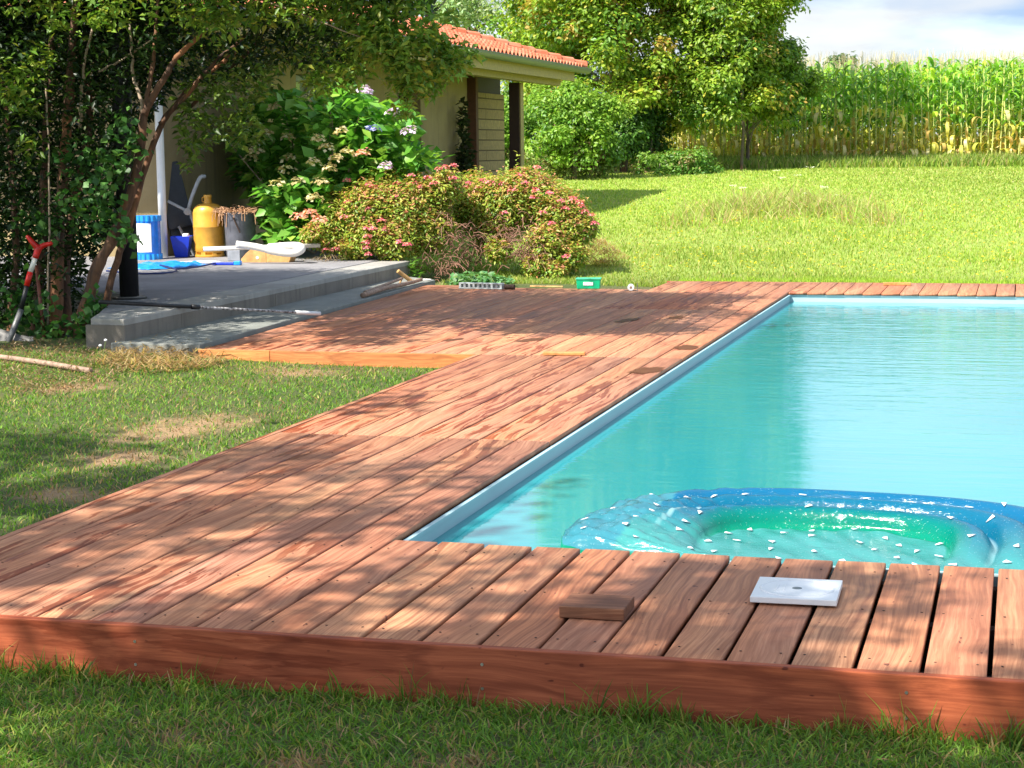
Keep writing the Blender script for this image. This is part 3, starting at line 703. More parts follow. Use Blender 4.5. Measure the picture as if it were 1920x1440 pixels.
tree('low_bush', 'green nettle clump beside the shaded grass before the corn', at_ground(1265, 33.2), cz(1275, 306, 33.2), (1.15, .5, .24), 60, 70, .07, [(.12, .27, .04), (.20, .34, .05), (.32, .24, .10)], [3, 3, .5], .02, cat='bush', crad=.22, seed=9, zlow=.02, limbs=6)
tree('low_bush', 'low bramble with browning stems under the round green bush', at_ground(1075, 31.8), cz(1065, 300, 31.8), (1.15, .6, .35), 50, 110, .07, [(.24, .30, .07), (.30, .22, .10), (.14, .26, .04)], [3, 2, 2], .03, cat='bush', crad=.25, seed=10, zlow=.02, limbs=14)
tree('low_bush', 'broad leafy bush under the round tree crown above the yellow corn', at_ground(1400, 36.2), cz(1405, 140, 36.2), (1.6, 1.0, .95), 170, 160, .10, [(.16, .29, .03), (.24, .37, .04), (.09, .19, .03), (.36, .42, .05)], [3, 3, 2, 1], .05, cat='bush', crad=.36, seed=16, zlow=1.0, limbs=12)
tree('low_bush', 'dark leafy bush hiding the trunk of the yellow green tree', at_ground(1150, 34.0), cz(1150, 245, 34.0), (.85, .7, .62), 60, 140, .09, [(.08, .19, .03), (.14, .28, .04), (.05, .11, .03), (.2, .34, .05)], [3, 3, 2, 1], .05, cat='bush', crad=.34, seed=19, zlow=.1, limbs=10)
tree('low_bush', 'green bush seen through the gap between house wall and porch post', at_ground(955, 33.5), cz(955, 240, 33.5), (.9, .9, .9), 70, 150, .085, [(.16, .31, .04), (.22, .38, .05), (.09, .2, .03)], [3, 3, 2], .05, cat='bush', crad=.34, seed=17, zlow=.1, limbs=8)
tree('far_tree', 'pale distant tree showing above the roof against the sky', at_ground(890, 62), cz(880, 60, 62), (2.6, 2, 2.2), 70, 140, .17, [(.22, .34, .12), (.28, .36, .14)], [1, 1], .15, crad=.8, seed=21, group=None, zlow=.5)
tree('far_tree', 'small far tree top showing over the corn tassels', at_ground(1580, 90), cz(1577, 128, 90), (.9, .9, .6), 10, 120, .22, [(.10, .17, .06)], [1], .15, crad=.6, seed=22, zlow=.5)
# trees that stand behind and left of the photographer and dapple the near deck
tree('shade_tree', 'tall leafy tree left of the photographer whose crown dapples the deck', (-5.0, -3.2, -.15), (-5.0, -2.1, 5.6), (2.9, 2.6, 1.1), 50, 140, .12, GR, [3, 4, 3, 1, .2], .22, crad=.46, seed=31, zlow=3)
tree('shade_tree', 'leafy tree farther right of the photographer whose crown dapples the near grass', (-2.2, -5.6, -.15), (-1.7, -4.15, 5.6), (2.3, 1.35, .9), 44, 150, .13, GR, [3, 4, 3, 1, .2], .2, crad=.42, seed=32, zlow=3)

# ------------------------------------------------------------------ house
def stucco():
    t = NT('stucco'); v = t.coord(); n = t.noise(v, 1.3, 5, .6); s = t.noise(t.coord((9, 9, .5)), 1, 5, .6); g = t.noise(v, 90, 3, .6)
    c = t.mix(t.ramp(n, (.35, 0.), (.7, 1.)), (.29, .215, .105), (.40, .31, .155)); c = t.mix(t.math('MULTIPLY', t.ramp(s, (.52, 0.), (.68, 1.)), .55), c, (.22, .17, .10))
    t.bsdf(base=c, rough=.95, normal=t.bump(g, .006)); return t.m
def shingle():
    t = NT('coursed_blocks'); v = t.coord(); br = t.n('ShaderNodeTexBrick', {'Scale': 1.0, 'Mortar Size': .009, 'Color1': (.50, .36, .17, 1), 'Color2': (.42, .29, .135, 1), 'Mortar': (.12, .075, .04, 1), 'Brick Width': 2.9, 'Row Height': .165})
    sp = t.n('ShaderNodeSeparateXYZ', {0: v}); cb = t.n('ShaderNodeCombineXYZ', {0: sp.outputs[1], 1: sp.outputs[2]}); t.l(cb.outputs[0], br.inputs[0])
    n = t.noise(v, 14, 5, .7); t.bsdf(base=t.mix(t.ramp(n, (.4, .0), (.75, .7)), br.outputs[0], (.20, .16, .09)), rough=.9, normal=t.bump(t.math('ADD', n, t.math('MULTIPLY', br.outputs[1], -.8)), .02)); return t.m
def tilemat():
    t = NT('clay_tile'); v = t.coord(); n = t.noise(v, 6, 4, .6); n2 = t.noise(t.coord((3, 5.1, 3)), 1, 1)
    c = t.mix(n, (.50, .105, .045), (.68, .20, .09)); c = t.mix(t.ramp(n2, (.45, 0.), (.6, .6)), c, (.62, .26, .15)); t.bsdf(base=c, rough=.75, normal=t.bump(n, .01)); return t.m
M['stucco'] = stucco(); M['tile'] = tilemat()
M['brown'] = plain('brown_timber', (.115, .042, .022), .6, var=.15); M['darkbrown'] = plain('dark_timber', (.045, .02, .014), .6)
M['cream'] = plain('yellow_beam', (.40, .30, .11), .6, var=.12); M['gutter'] = plain('zinc_gutter', (.17, .19, .155), .45, .3, .08)
M['glassdark'] = plain('dark_glass', (.02, .022, .03), .08, var=.05); M['framew'] = plain('grey_frame', (.30, .31, .28), .5)
def glass():
    t = NT('window_glass'); t.bsdf(base=(.30, .33, .22), rough=.06, spec=.9); return t.m  # pale green pane colour stands in for reflected greenery
def house():
    h = empty('house', (-6.5, 12.7, .2), label='low cream rendered house with orange tiled roof and grey gutter', cat='house')
    def add(mb, name, mat, **k):
        off = Vector(h.location); mb.v = [tuple(Vector(p)-off) for p in mb.v]; par = k.pop('parent', h)
        if par is not h: pass
        return mb.build(name, mat, par, **k)
    w = MB(); y0, y1, x1 = 12.7, 23.32, -6.5
    ops = [(16.35, 18.15, .95, 2.12), (20.02, 21.02, .1, 2.12)]
    yy = y0
    for a, b, z0, z1 in ops:
        w.box(-6.75, x1, yy, a, -.1, 2.48); w.box(-6.75, x1, a, b, z1, 2.48)
        if z0 > .2: w.box(-6.75, x1, a, b, -.1, z0)
        yy = b
    w.box(-6.75, x1, yy, y1, -.1, 2.48); w.box(-12, -6.752, y0, y0+.25, -.1, 2.48); w.box(-12, -11.75, y0+.252, 25.4, -.1, 2.48); w.box(-11.748, -6.752, 25.15, 25.4, -.1, 2.48)
    add(w, 'wall', M['stucco'])
    add(MB().box(-6.745, -6.49, 23.46, 25.38, .0, 2.10), 'block_wall', shingle())
    add(MB().box(-6.745, -6.55, 23.46, 25.38, 2.10, 2.48), 'wall_head', M['darkbrown'])
    add(MB().box(-6.62, -6.36, 23.325, 23.455, .0, 2.42), 'corner_post', M['brown'], bevel=.006)
    add(MB().box(-5.98, -5.81, 23.85, 24.05, .1, 2.24), 'porch_post', M['darkbrown'], bevel=.008)
    add(MB().box(-5.808, -5.79, 23.86, 24.04, .1, 2.24), 'post_trim', M['cream'])
    fr = MB().box(-6.70, -6.60, 16.36, 18.14, 2.04, 2.115).box(-6.70, -6.60, 16.36, 18.14, .955, 1.03).box(-6.70, -6.60, 16.36, 16.44, 1.03, 2.04).box(-6.70, -6.60, 18.06, 18.14, 1.03, 2.04).box(-6.70, -6.60, 17.0, 17.08, 1.03, 2.04)
    f = add(fr, 'window', M['framew'], bevel=.004)
    o = MB().box(-6.68, -6.66, 16.44, 17.0, 1.03, 2.04); o.v = [tuple(Vector(p)-Vector(h.location)) for p in o.v]; o.build('pane', glass(), f)
    o = MB().box(-6.68, -6.66, 17.08, 18.06, 1.03, 2.04); o.v = [tuple(Vector(p)-Vector(h.location)) for p in o.v]; o.build('pane', M['glassdark'], f)
    add(MB().box(-6.53, -6.44, 16.28, 18.22, .90, .948), 'window_sill', M['conc'])
    d = add(MB().box(-6.70, -6.62, 20.03, 20.45, .12, 2.11), 'door', M['darkbrown'], bevel=.004)
    add(MB().box(-6.70, -6.60, 20.452, 20.53, .12, 2.11), 'door_frame', M['brown'])
    add(MB().box(-6.70, -6.64, 20.532, 21.01, .12, 2.11), 'door_glass', M['glassdark'])
    # roof: corrugated canal tiles on the garden slope, hipped at the far end
    ex, ez, ye, yn, run, pit = -5.3, 2.53, 26.2, 11.4, 3.6, .30
    ys = np.arange(yn, ye+.001, .025); ss = []
    k = 0
    while k*.34 < run: ss += [k*.34, k*.34+.001 if k else .02, ]; k += 1
    ss = sorted(set([0.0]+[q*.34+e for q in range(11) for e in (0, .004, .17, .336) if q*.34+e <= run])); ss = np.array(ss)
    Yg, Sg = np.meshgrid(ys, ss); ph = 2*np.pi*Yg/.205
    course = (Sg/.34) % 1.0
    z = ez+pit*Sg+.036*np.cos(ph)*(1-.12*course)+.03*(1-course)
    V = np.stack([ex-Sg, Yg, z], -1).reshape(-1, 3); nx = len(ys)
    keep = (Yg[:-1, :-1] < ye-Sg[:-1, :-1]); jj, ii = np.where(keep); a = jj*nx+ii; F = np.stack([a, a+nx, a+nx+1, a+1], 1)
    V2 = V.copy(); V2 -= np.array(h.location); ro = npmesh('roof', V2, F, M['tile'], h)
    so = ro.modifiers.new('s', 'SOLIDIFY'); so.thickness = .016; so.offset = -1
    rx, rz = ex-run, ez+pit*run
    b = MB().add([(ex, ye, ez), (rx, ye-run, rz+.01), (-12.5, ye, ez)], [(0, 1, 2)]).add([(rx, ye-run, rz), (rx, yn, rz), (-12.5, yn, ez), (-12.5, ye, ez)], [(0, 1, 2, 3)])
    b.add([(ex, yn, ez), (rx, yn, rz), (-12.5, yn, ez)], [(0, 2, 1)])
    add(b, 'roof_back', M['tile'])
    c = MB(); n = 20
    for q in range(n):
        s0, s1 = run*q/n, run*(q+1.08)/n
        c.tube([(ex-s0, ye-s0, ez+pit*s0+.05), (ex-s1, ye-s1, ez+pit*s1+.035)], [.085, .07], 8)
    n = 26
    for q in range(n):
        y_ = ye-run-(ye-run-yn)*q/n; c.tube([(rx, y_, rz+.05), (rx, y_-(ye-run-yn)*1.07/n, rz+.035)], [.09, .075], 8)
    add(c, 'ridge_tiles', M['tile'])
    # gutter, half round
    g = MB(); n = 10; V = []; F = []; ring = []
    for k2, yq in enumerate((yn, ye+.03)):
        for q in range(n+1):
            an = math.pi+math.pi*q/n; V.append((ex+.035+.075*math.cos(an), yq, 2.525+.085*math.sin(an)))
        for q in range(n+1):
            an = math.pi+math.pi*q/n; V.append((ex+.035+.071*math.cos(an), yq, 2.525+.081*math.sin(an)))
    m = 2*(n+1)
    for q in range(n): F.append((q, q+1, m+q+1, m+q)); F.append((n+1+q+1, n+1+q, m+n+1+q, m+n+1+q+1))
    F.append(tuple(range(m, m+n+1)))
    g.add(V, F); g.tube([(ex+.11, yn, 2.528), (ex+.11, ye+.03, 2.528)], .008, 6); add(g, 'gutter', M['gutter'])
    add(MB().box(ex-.12, ex-.075, yn, 25.75, 2.31, 2.475), 'eave_board', M['cream'])
    add(MB().box(ex-.40, ex-.26, 20.2, 25.55, 2.235, 2.36), 'porch_beam', M['cream'])
    add(MB().box(-11.9, ex-.122, yn+.05, 25.7, 2.482, 2.505), 'soffit', M['darkbrown'])
    add(MB().tube([(-6.44, 12.60, .16), (-6.44, 12.60, 2.45)], .042, 12), 'downpipe', M['white'], smooth=True)
house()

# ------------------------------------------------------------------ multi-stemmed shrub tree at the left
M['redbark'] = mat_bark('red_bark', (.045, .024, .016), (.15, .075, .04)); M['twig'] = plain('twig', (.36, .27, .19), .8, var=.2)
def left_tree():
    b0 = Vector((-4.75, 7.25, -.1)); root = empty('shrub_tree', b0, label='dark multi-stemmed shrub tree with peeling red bark, ivy and arching branches', cat='tree')
    def T(pts, r0, r1, name='trunk', mat='redbark', k=6, wob=.006, n=9):
        P_ = [Y(u, v, y)-b0 for u, v, y in pts]; p = path(P_, k, wob); MB().tube(p, [r*(1+random.uniform(-.1, .12)) for r in taper(len(p), r0, r1)], n).build(name, M[mat], root, smooth=True)
    T([(62, 655, 7.2), (78, 480, 7.3), (85, 300, 7.35), (96, 100, 7.5), (105, -120, 7.7)], .036, .018)
    T([(104, 655, 7.1), (108, 480, 7.2), (124, 250, 7.3), (138, 60, 7.4), (150, -140, 7.5)], .048, .02)
    T([(125, 655, 7.2), (128, 450, 7.4), (168, 220, 7.7), (152, 60, 7.9), (190, -140, 8.1)], .035, .016)
    T([(143, 650, 7.0), (176, 520, 7.0), (214, 440, 7.05), (256, 330, 7.1), (270, 215, 7.15)], .045, .03)
    T([(270, 215, 7.15), (305, 150, 7.2), (338, 100, 7.2), (385, 60, 7.3)], .026, .014, 'branch')
    T([(270, 215, 7.15), (258, 165, 7.2), (250, 140, 7.25), (243, 40, 7.3)], .014, .008, 'branch', 'twig')
    T([(272, 200, 7.15), (285, 130, 7.2), (292, 60, 7.3), (300, -80, 7.4)], .016, .009, 'branch')
    T([(186, 640, 7.25), (205, 540, 7.25), (240, 430, 7.3), (300, 240, 7.5), (375, 150, 7.6), (440, 100, 7.8)], .030, .014)
    T([(300, 235, 7.5), (365, 160, 7.5), (410, 110, 7.6), (470, 60, 7.7)], .018, .010, 'branch')
    T([(340, 215, 8.0), (420, 140, 8.0), (480, 80, 8.1), (560, -20, 8.2)], .014, .008, 'branch')
    T([(186, 135, 7.3), (240, 105, 7.3), (290, 70, 7.3)], .009, .006, 'branch', 'twig')
    T([(150, 240, 7.3), (157, 130, 7.3), (175, 50, 7.35)], .012, .008, 'branch', 'twig')
    T([(15, 660, 7.4), (30, 480, 7.4), (20, 300, 7.5), (0, 100, 7.6)], .03, .015)
    T([(88, 640, 7.0), (92, 400, 7.0), (88, 200, 7.05), (84, 150, 7.1)], .008, .005, 'branch', 'twig')
    T([(-60, 640, 7.6), (-50, 400, 7.6), (-80, 100, 7.7)], .04, .02)
    # arching sprays to the right
    T([(440, 100, 7.8), (430, -10, 7.3), (520, 10, 7.2), (620, 48, 7.1), (700, 82, 7.1), (764, 124, 7.1)], .009, .003, 'branch', 'twig', 6, .002, 6)
    T([(500, -40, 7.5), (640, 20, 7.4), (700, 60, 7.4), (740, 120, 7.4), (800, 175, 7.4), (825, 170, 7.4)], .006, .002, 'branch', 'twig', 6, .002, 6)
    T([(640, 40, 7.3), (730, 60, 7.3), (800, 90, 7.3), (880, 108, 7.3)], .005, .002, 'branch', 'twig', 6, .002, 6)
    T([(700, -60, 7.6), (760, -10, 7.6), (800, 30, 7.6), (850, -15, 7.6)], .007, .003, 'branch', 'twig', 6, .002, 6)
    dark = [(.014, .036, .009), (.024, .058, .011), (.042, .09, .015), (.075, .13, .02)]; lit = [(.14, .26, .03), (.20, .33, .045), (.10, .21, .03), (.30, .36, .05)]  # shaded interior and sunlit sprays painted in as darker and brighter leaf colours
    def L(poly, n, y0, y1, cols, w, size, **k):
        c = fill(poly, n, y0, y1)-np.array(b0); return c, mixcol(n, cols, w), np.full(n, size)
    parts = [
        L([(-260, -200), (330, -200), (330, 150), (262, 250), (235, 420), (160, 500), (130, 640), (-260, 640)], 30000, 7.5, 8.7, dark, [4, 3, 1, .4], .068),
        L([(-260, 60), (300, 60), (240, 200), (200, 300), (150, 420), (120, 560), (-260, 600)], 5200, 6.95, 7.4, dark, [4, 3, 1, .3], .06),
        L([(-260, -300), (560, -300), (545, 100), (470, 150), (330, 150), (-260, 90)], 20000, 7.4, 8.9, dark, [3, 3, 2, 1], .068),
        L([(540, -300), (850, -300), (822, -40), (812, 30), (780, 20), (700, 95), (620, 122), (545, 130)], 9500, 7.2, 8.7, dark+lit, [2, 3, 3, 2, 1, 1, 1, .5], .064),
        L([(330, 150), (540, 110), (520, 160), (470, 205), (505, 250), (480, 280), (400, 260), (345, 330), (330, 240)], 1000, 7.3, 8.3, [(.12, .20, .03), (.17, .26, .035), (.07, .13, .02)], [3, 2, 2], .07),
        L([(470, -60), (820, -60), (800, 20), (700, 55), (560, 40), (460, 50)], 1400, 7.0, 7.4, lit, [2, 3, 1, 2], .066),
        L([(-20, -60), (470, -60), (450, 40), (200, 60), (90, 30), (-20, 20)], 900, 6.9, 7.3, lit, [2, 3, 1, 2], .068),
    ]
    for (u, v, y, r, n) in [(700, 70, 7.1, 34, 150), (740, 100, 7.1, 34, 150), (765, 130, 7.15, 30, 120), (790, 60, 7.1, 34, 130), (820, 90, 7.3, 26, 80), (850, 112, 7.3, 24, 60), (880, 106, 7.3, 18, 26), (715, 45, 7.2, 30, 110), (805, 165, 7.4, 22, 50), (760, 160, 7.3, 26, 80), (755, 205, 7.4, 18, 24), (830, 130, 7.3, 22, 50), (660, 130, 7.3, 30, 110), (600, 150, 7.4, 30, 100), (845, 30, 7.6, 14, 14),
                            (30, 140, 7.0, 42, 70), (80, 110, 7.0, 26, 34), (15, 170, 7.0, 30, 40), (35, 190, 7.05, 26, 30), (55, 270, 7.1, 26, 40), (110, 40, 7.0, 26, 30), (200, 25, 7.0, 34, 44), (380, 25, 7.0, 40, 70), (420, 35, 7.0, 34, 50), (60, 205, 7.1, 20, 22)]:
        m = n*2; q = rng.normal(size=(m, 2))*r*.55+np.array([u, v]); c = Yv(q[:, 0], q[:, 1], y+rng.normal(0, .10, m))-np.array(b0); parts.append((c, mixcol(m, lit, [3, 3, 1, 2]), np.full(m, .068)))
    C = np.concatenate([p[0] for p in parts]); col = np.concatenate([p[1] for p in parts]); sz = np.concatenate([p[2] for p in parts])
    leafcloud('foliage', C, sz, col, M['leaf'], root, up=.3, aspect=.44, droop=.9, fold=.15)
    # the high crown above the frame, which shades the deck
    cc = []
    r_ = random.Random(4)
    for k in range(140):
        x_ = r_.uniform(-6.6, -2.0); cc.append((x_, r_.uniform(4.3 if x_ < -3.6 else 5.0, 8.2), r_.uniform(2.45 if x_ < -2.9 else 2.6, 3.9)))
    cc += [(-5.0, 4.6, 2.6), (-4.8, 4.9, 2.55), (-5.3, 4.4, 2.9), (-5.1, 4.3, 3.1), (-4.7, 5.1, 2.7), (-4.6, 4.6, 2.9), (-5.5, 4.8, 2.8), (-5.2, 5.1, 2.6)]  # extra unseen clumps added to shade the front face of the terrace
    pts, dd, ix = clumps(np.array(cc)-np.array(b0), .42, 230, (1, 1, .7), .2)
    leafcloud('upper_crown', pts, .075, mixcol(len(pts), dark+lit, [1, 2, 3, 2, 2, 2, 1, 1]), M['leaf'], root, up=.3, aspect=.5, droop=.5)
    # ivy climbing the stems: broader, flatter leaves
    C = []; 
    for (u, v, y, r, n) in [(205, 335, 6.98, 34, 90), (240, 270, 7.0, 30, 60), (185, 380, 6.98, 26, 60), (225, 300, 6.98, 30, 60), (205, 420, 7.0, 34, 80), (235, 440, 7.1, 22, 40), (165, 585, 6.9, 20, 40), (180, 560, 6.95, 20, 26), (150, 620, 6.95, 30, 70), (100, 620, 6.95, 34, 80), (40, 560, 7.0, 40, 90), (20, 600, 7.0, 34, 70), (60, 600, 6.95, 30, 60), (200, 600, 7.1, 26, 60), (150, 300, 7.1, 40, 90), (60, 420, 7.15, 40, 90), (130, 400, 7.1, 40, 90), (230, 230, 7.0, 18, 30), (180, 640, 6.9, 30, 60)]:
        q = rng.normal(size=(n, 2))*r*.6+np.array([u, v]); C.append(Yv(q[:, 0], q[:, 1], y+rng.normal(0, .05, n)))
    C = np.concatenate(C)-np.array(b0)
    leafcloud('ivy', C, .055, mixcol(len(C), [(.06, .17, .035), (.11, .25, .05), (.04, .11, .03)], [3, 2, 2]), M['leaf'], root, up=.1, aspect=.95, fold=.05, droop=.6)
left_tree()

# ------------------------------------------------------------------ flowering shrubs
def petals(parent, name, c, r, n, size, cols, w, flat=.45):
    d = unit(rng.normal(size=(n, 3))); d[:, 2] = np.abs(d[:, 2]); pts = d*np.array([r, r, r*flat*2])*rng.uniform(.75, 1, (n, 1))
    o = leafcloud(name, pts, size, mixcol(n, cols, w, .12, .05), M['petal'], parent, up=.6, aspect=.95, out=d, outw=.9, fold=.04); o.location = c; return o
def hydrangea():
    b0 = Vector((-5.2, 13.9, .1)); root = empty('hydrangea_bush', b0, label='big leafy hydrangea with lilac blue and cream flower heads by the house wall', cat='shrub')
    A = [(425, 250), (470, 190), (530, 170), (590, 190), (620, 250), (640, 320), (620, 400), (560, 430), (500, 400), (440, 330)]
    Bp = [(575, 200), (640, 160), (680, 165), (700, 205), (745, 190), (790, 225), (770, 270), (800, 280), (825, 300), (770, 340), (700, 350), (620, 385), (560, 420), (500, 420), (500, 350), (590, 320)]
    C = np.concatenate([fill(A, 1700, 13.6, 15.0), fill(Bp, 2300, 12.7, 14.1), fill([(490, 350), (620, 330), (640, 420), (520, 470), (490, 440)], 700, 12.4, 13.1)])-np.array(b0)
    leafcloud('foliage', C, .155, mixcol(len(C), [(.12, .32, .04), (.20, .44, .06), (.08, .22, .035), (.30, .50, .07)], [3, 3, 2, 1]), M['leaf'], root, up=.45, aspect=.68, droop=.35, fold=.1)
    s_ = MB()
    for k in range(26):
        e = C[rng.integers(len(C))]; p = path([(rng.uniform(-.3, .5), rng.uniform(-.5, .4), -.1), (e[0]*.5, e[1]*.5, e[2]*.5), tuple(e)], 3, .01); s_.tube(p, taper(len(p), .012, .006), 5)
    s_.build('stems', M['twig'], root)
    lil = [(.62, .42, .72), (.72, .55, .78), (.80, .66, .80)]; blu = [(.20, .24, .80), (.34, .34, .85), (.45, .45, .8)]; crm = [(.62, .56, .27), (.70, .62, .38), (.55, .42, .2)]; pk = [(.80, .30, .20), (.80, .48, .28), (.78, .42, .36)]
    for (u, v, y, cols) in [(u_, v_, (y_-.33 if y_ < 13.2 else y_), c_) for (u_, v_, y_, c_) in [(683, 173, 12.95, lil), (700, 246, 12.9, blu), (735, 215, 12.95, lil), (768, 248, 13.0, lil), (722, 317, 12.85, lil), (640, 250, 12.85, crm), (597, 264, 12.85, crm), (612, 280, 12.8, crm), (590, 308, 12.75, crm), (650, 290, 12.8, crm), (683, 290, 12.8, pk), (535, 322, 12.9, crm), (560, 345, 12.7, crm), (600, 345, 12.7, crm), (545, 300, 13.3, crm), (500, 250, 13.5, crm), (540, 262, 13.4, crm), (470, 300, 13.5, crm), (520, 348, 12.7, crm), (590, 375, 12.6, crm), (620, 320, 12.7, crm), (560, 410, 12.3, pk), (580, 404, 12.3, pk), (600, 418, 12.3, pk), (575, 188, 13.6, crm), (480, 285, 13.5, crm), (630, 300, 12.7, crm), (515, 205, 13.6, crm)]]:
        petals(root, 'flower_head', Y(u, v, y)-b0, .078, 34, .042, cols, [1]*3)
hydrangea()
def spirea(name, label, b0, blobs, pinks, twigs, seed):
    b0 = Vector(b0); root = empty(name, b0, label=label, cat='shrub', group=None)
    cs = []; rs = []; per = []
    for (u, v, y, r) in blobs: cs.append(Y(u, v, y)-b0); rs.append(r); per.append(int(5200*r*r/.09))
    pts, dd, ix = clumps(np.array(cs), np.array(rs), per, (1, 1, .9), .55)
    zt = pts[:, 2]; base = mixcol(len(pts), [(.28, .38, .05), (.38, .46, .06), (.17, .30, .04), (.46, .38, .09)], [3, 3, 2, 1])
    tip = mixcol(len(pts), [(.56, .36, .10), (.58, .26, .14), (.44, .42, .08)], [2, 3, 2]); top = dd[:, 2] > .25
    c = np.where((rng.random(len(pts)) < np.where(top, .5, .16))[:, None], tip, base)
    k_ = rng.choice(len(pts), 150); sh = []; 
    for q in k_:
        o_ = dd[q]*np.array([1, 1, .6])+np.array([0, 0, .55])+rng.normal(0, .2, 3); o_ /= np.linalg.norm(o_)
        if dd[q][2] > -.2: sh.append(pts[q]+o_[None]*np.linspace(0, rng.uniform(.05, .17), 9)[:, None]+rng.normal(0, .006, (9, 3)))
    sh = np.concatenate(sh); pts = np.concatenate([pts, sh]); dd = np.concatenate([dd, np.tile([0, 0, 1.], (len(sh), 1))]); c = np.concatenate([c, mixcol(len(sh), [(.42, .48, .08), (.56, .36, .12), (.30, .42, .06)], [2, 1, 2])])
    leafcloud('foliage', pts, .045, c, M['leaf'], root, up=.4, aspect=.42, out=dd, outw=.7)
    for (u, v, y) in pinks: petals(root, 'flower_cluster', Y(u, v, y)-b0, .042, 34, .022, [(.80, .16, .26), (.82, .34, .36), (.66, .12, .14), (.78, .40, .26)], [3, 2, 1, 1], .35)
    t = MB()
    for (u, v, y, r, n) in twigs:
        c = Y(u, v, y)-b0
        for k in range(n):
            d = Vector(rng.normal(size=3)).normalized(); d.z = abs(d.z)*.8-.35; p0 = c+Vector(rng.normal(size=3))*r*.5; L_ = rng.uniform(.5, 1.3)*r
            pp = path([p0, p0+d*L_*.5+Vector((0, 0, .03)), p0+d*L_+Vector((0, 0, -.06*rng.random()))], 3, .006); t.tube(pp, taper(len(pp), .0045, .002), 4)
    t.build('twigs', M['brtwig'], root)
M['brtwig'] = plain('reddish_twig', (.30, .15, .10), .8, var=.3)
spirea('spirea_bush', 'bronze tipped spirea bush with pink flowers overhanging the terrace step', (-3.9, 13.3, .0),
       [(640, 420, 12.55, .26), (690, 390, 12.55, .30), (700, 440, 12.45, .26), (745, 395, 12.65, .34), (740, 450, 12.45, .26), (790, 380, 12.85, .32), (800, 430, 12.75, .28), (620, 450, 12.45, .16), (660, 470, 12.35, .14), (835, 350, 12.85, .20), (720, 350, 12.95, .24), (640, 385, 12.75, .2), (590, 440, 12.35, .14)],
       [(650, 340, 12.50), (690, 348, 12.45), (700, 352, 12.45), (835, 315, 12.65), (850, 312, 12.65), (822, 318, 12.65), (850, 335, 12.65), (645, 408, 12.25), (652, 380, 12.35), (690, 445, 12.15), (688, 455, 12.15), (686, 465, 12.15), (688, 430, 12.20), (700, 430, 12.15), (748, 455, 12.15), (763, 460, 12.15), (770, 330, 12.65), (745, 345, 12.55), (740, 370, 12.45), (800, 335, 12.65), (630, 468, 12.25), (715, 415, 12.20), (612, 470, 12.15), (780, 345, 12.65), (790, 352, 12.65), (722, 430, 12.25), (690, 478, 12.15), (690, 392, 12.35), (815, 345, 12.55)],
       [(850, 440, 12.65, .20, 60), (835, 490, 12.55, .18, 40), (810, 500, 12.45, .14, 20), (870, 480, 12.75, .18, 50)], 1)
spirea('spirea_bush', 'rounded spirea bush with pink flowers and bare twigs behind the deck', (-2.8, 13.4, -.02),
       [(900, 390, 13.4, .32), (950, 380, 13.4, .36), (1000, 375, 13.5, .34), (1050, 400, 13.4, .30), (1080, 425, 13.3, .22), (920, 440, 13.2, .20), (1030, 460, 13.1, .26), (1070, 480, 13.1, .18), (1010, 500, 12.9, .16), (985, 350, 13.5, .22), (890, 350, 13.6, .18), (935, 470, 12.9, .14), (1040, 510, 12.9, .14), (1100, 430, 13.4, .12)],
       [(880, 345, 13.2), (905, 340, 13.2), (1085, 380, 13.1), (1075, 373, 13.1), (1090, 388, 13.1), (1110, 405, 13.1), (1115, 420, 13.1), (1005, 358, 13.1), (1030, 362, 13.1), (960, 358, 13.1), (940, 346, 13.2), (985, 345, 13.2), (1018, 400, 13.0), (1035, 420, 12.95), (1060, 392, 13.0), (975, 330, 13.3), (1005, 315, 13.3), (870, 352, 13.2), (945, 400, 13.0), (1062, 482, 12.8), (920, 342, 13.2), (898, 352, 13.2), (1000, 372, 13.1), (1050, 378, 13.1), (1096, 398, 13.1)],
       [(965, 460, 13.0, .22, 110), (990, 480, 12.9, .18, 90), (900, 460, 13.1, .16, 50), (1010, 450, 13.0, .12, 30), (880, 500, 13.1, .16, 40)], 2)
def groundcover(name, label, poly, n, y0, y1, size, cols, w, cat='plants', asp=.8):
    C = fill(poly, n, y0, y1); return tag(leafcloud(name, C, size, mixcol(len(C), cols, w), M['leaf'], up=.6, aspect=asp), label, cat, kind='stuff')
groundcover('ivy_ground_cover', 'low pale green ivy along the back edge of the deck', [(838, 534), (850, 515), (900, 512), (960, 522), (965, 534), (900, 531)], 420, 11.7, 12.2, .055, [(.12, .30, .10), (.22, .38, .17), (.08, .2, .05)], [2, 2, 1])
groundcover('wall_climber', 'dark climbing plant on the house wall beside the brown corner post', [(860, 335), (863, 190), (870, 188), (874, 240), (884, 290), (886, 338)], 420, 22.3, 22.8, .10, [(.03, .05, .02), (.05, .08, .03), (.08, .07, .04)], [2, 2, 1], 'climbing plant')
groundcover('weed_clump', 'weed sprig growing at the end of the terrace step', [(765, 530), (760, 495), (780, 485), (795, 500), (790, 530)], 60, 12.2, 12.4, .075, [(.20, .38, .06), (.14, .3, .05)], [1, 1], 'plants', .4)
def fillg(poly, n, z, dz):
    P_ = np.array(poly, float); lo = P_.min(0); hi = P_.max(0); out = []
    while len(out) < n:
        q = rng.uniform(lo, hi)
        if inpoly(q[None], poly)[0]: p = G(q[0], q[1], z); out.append((p.x, p.y, float(gz(p.x, p.y))+rng.uniform(0, dz)))
    return np.array(out)
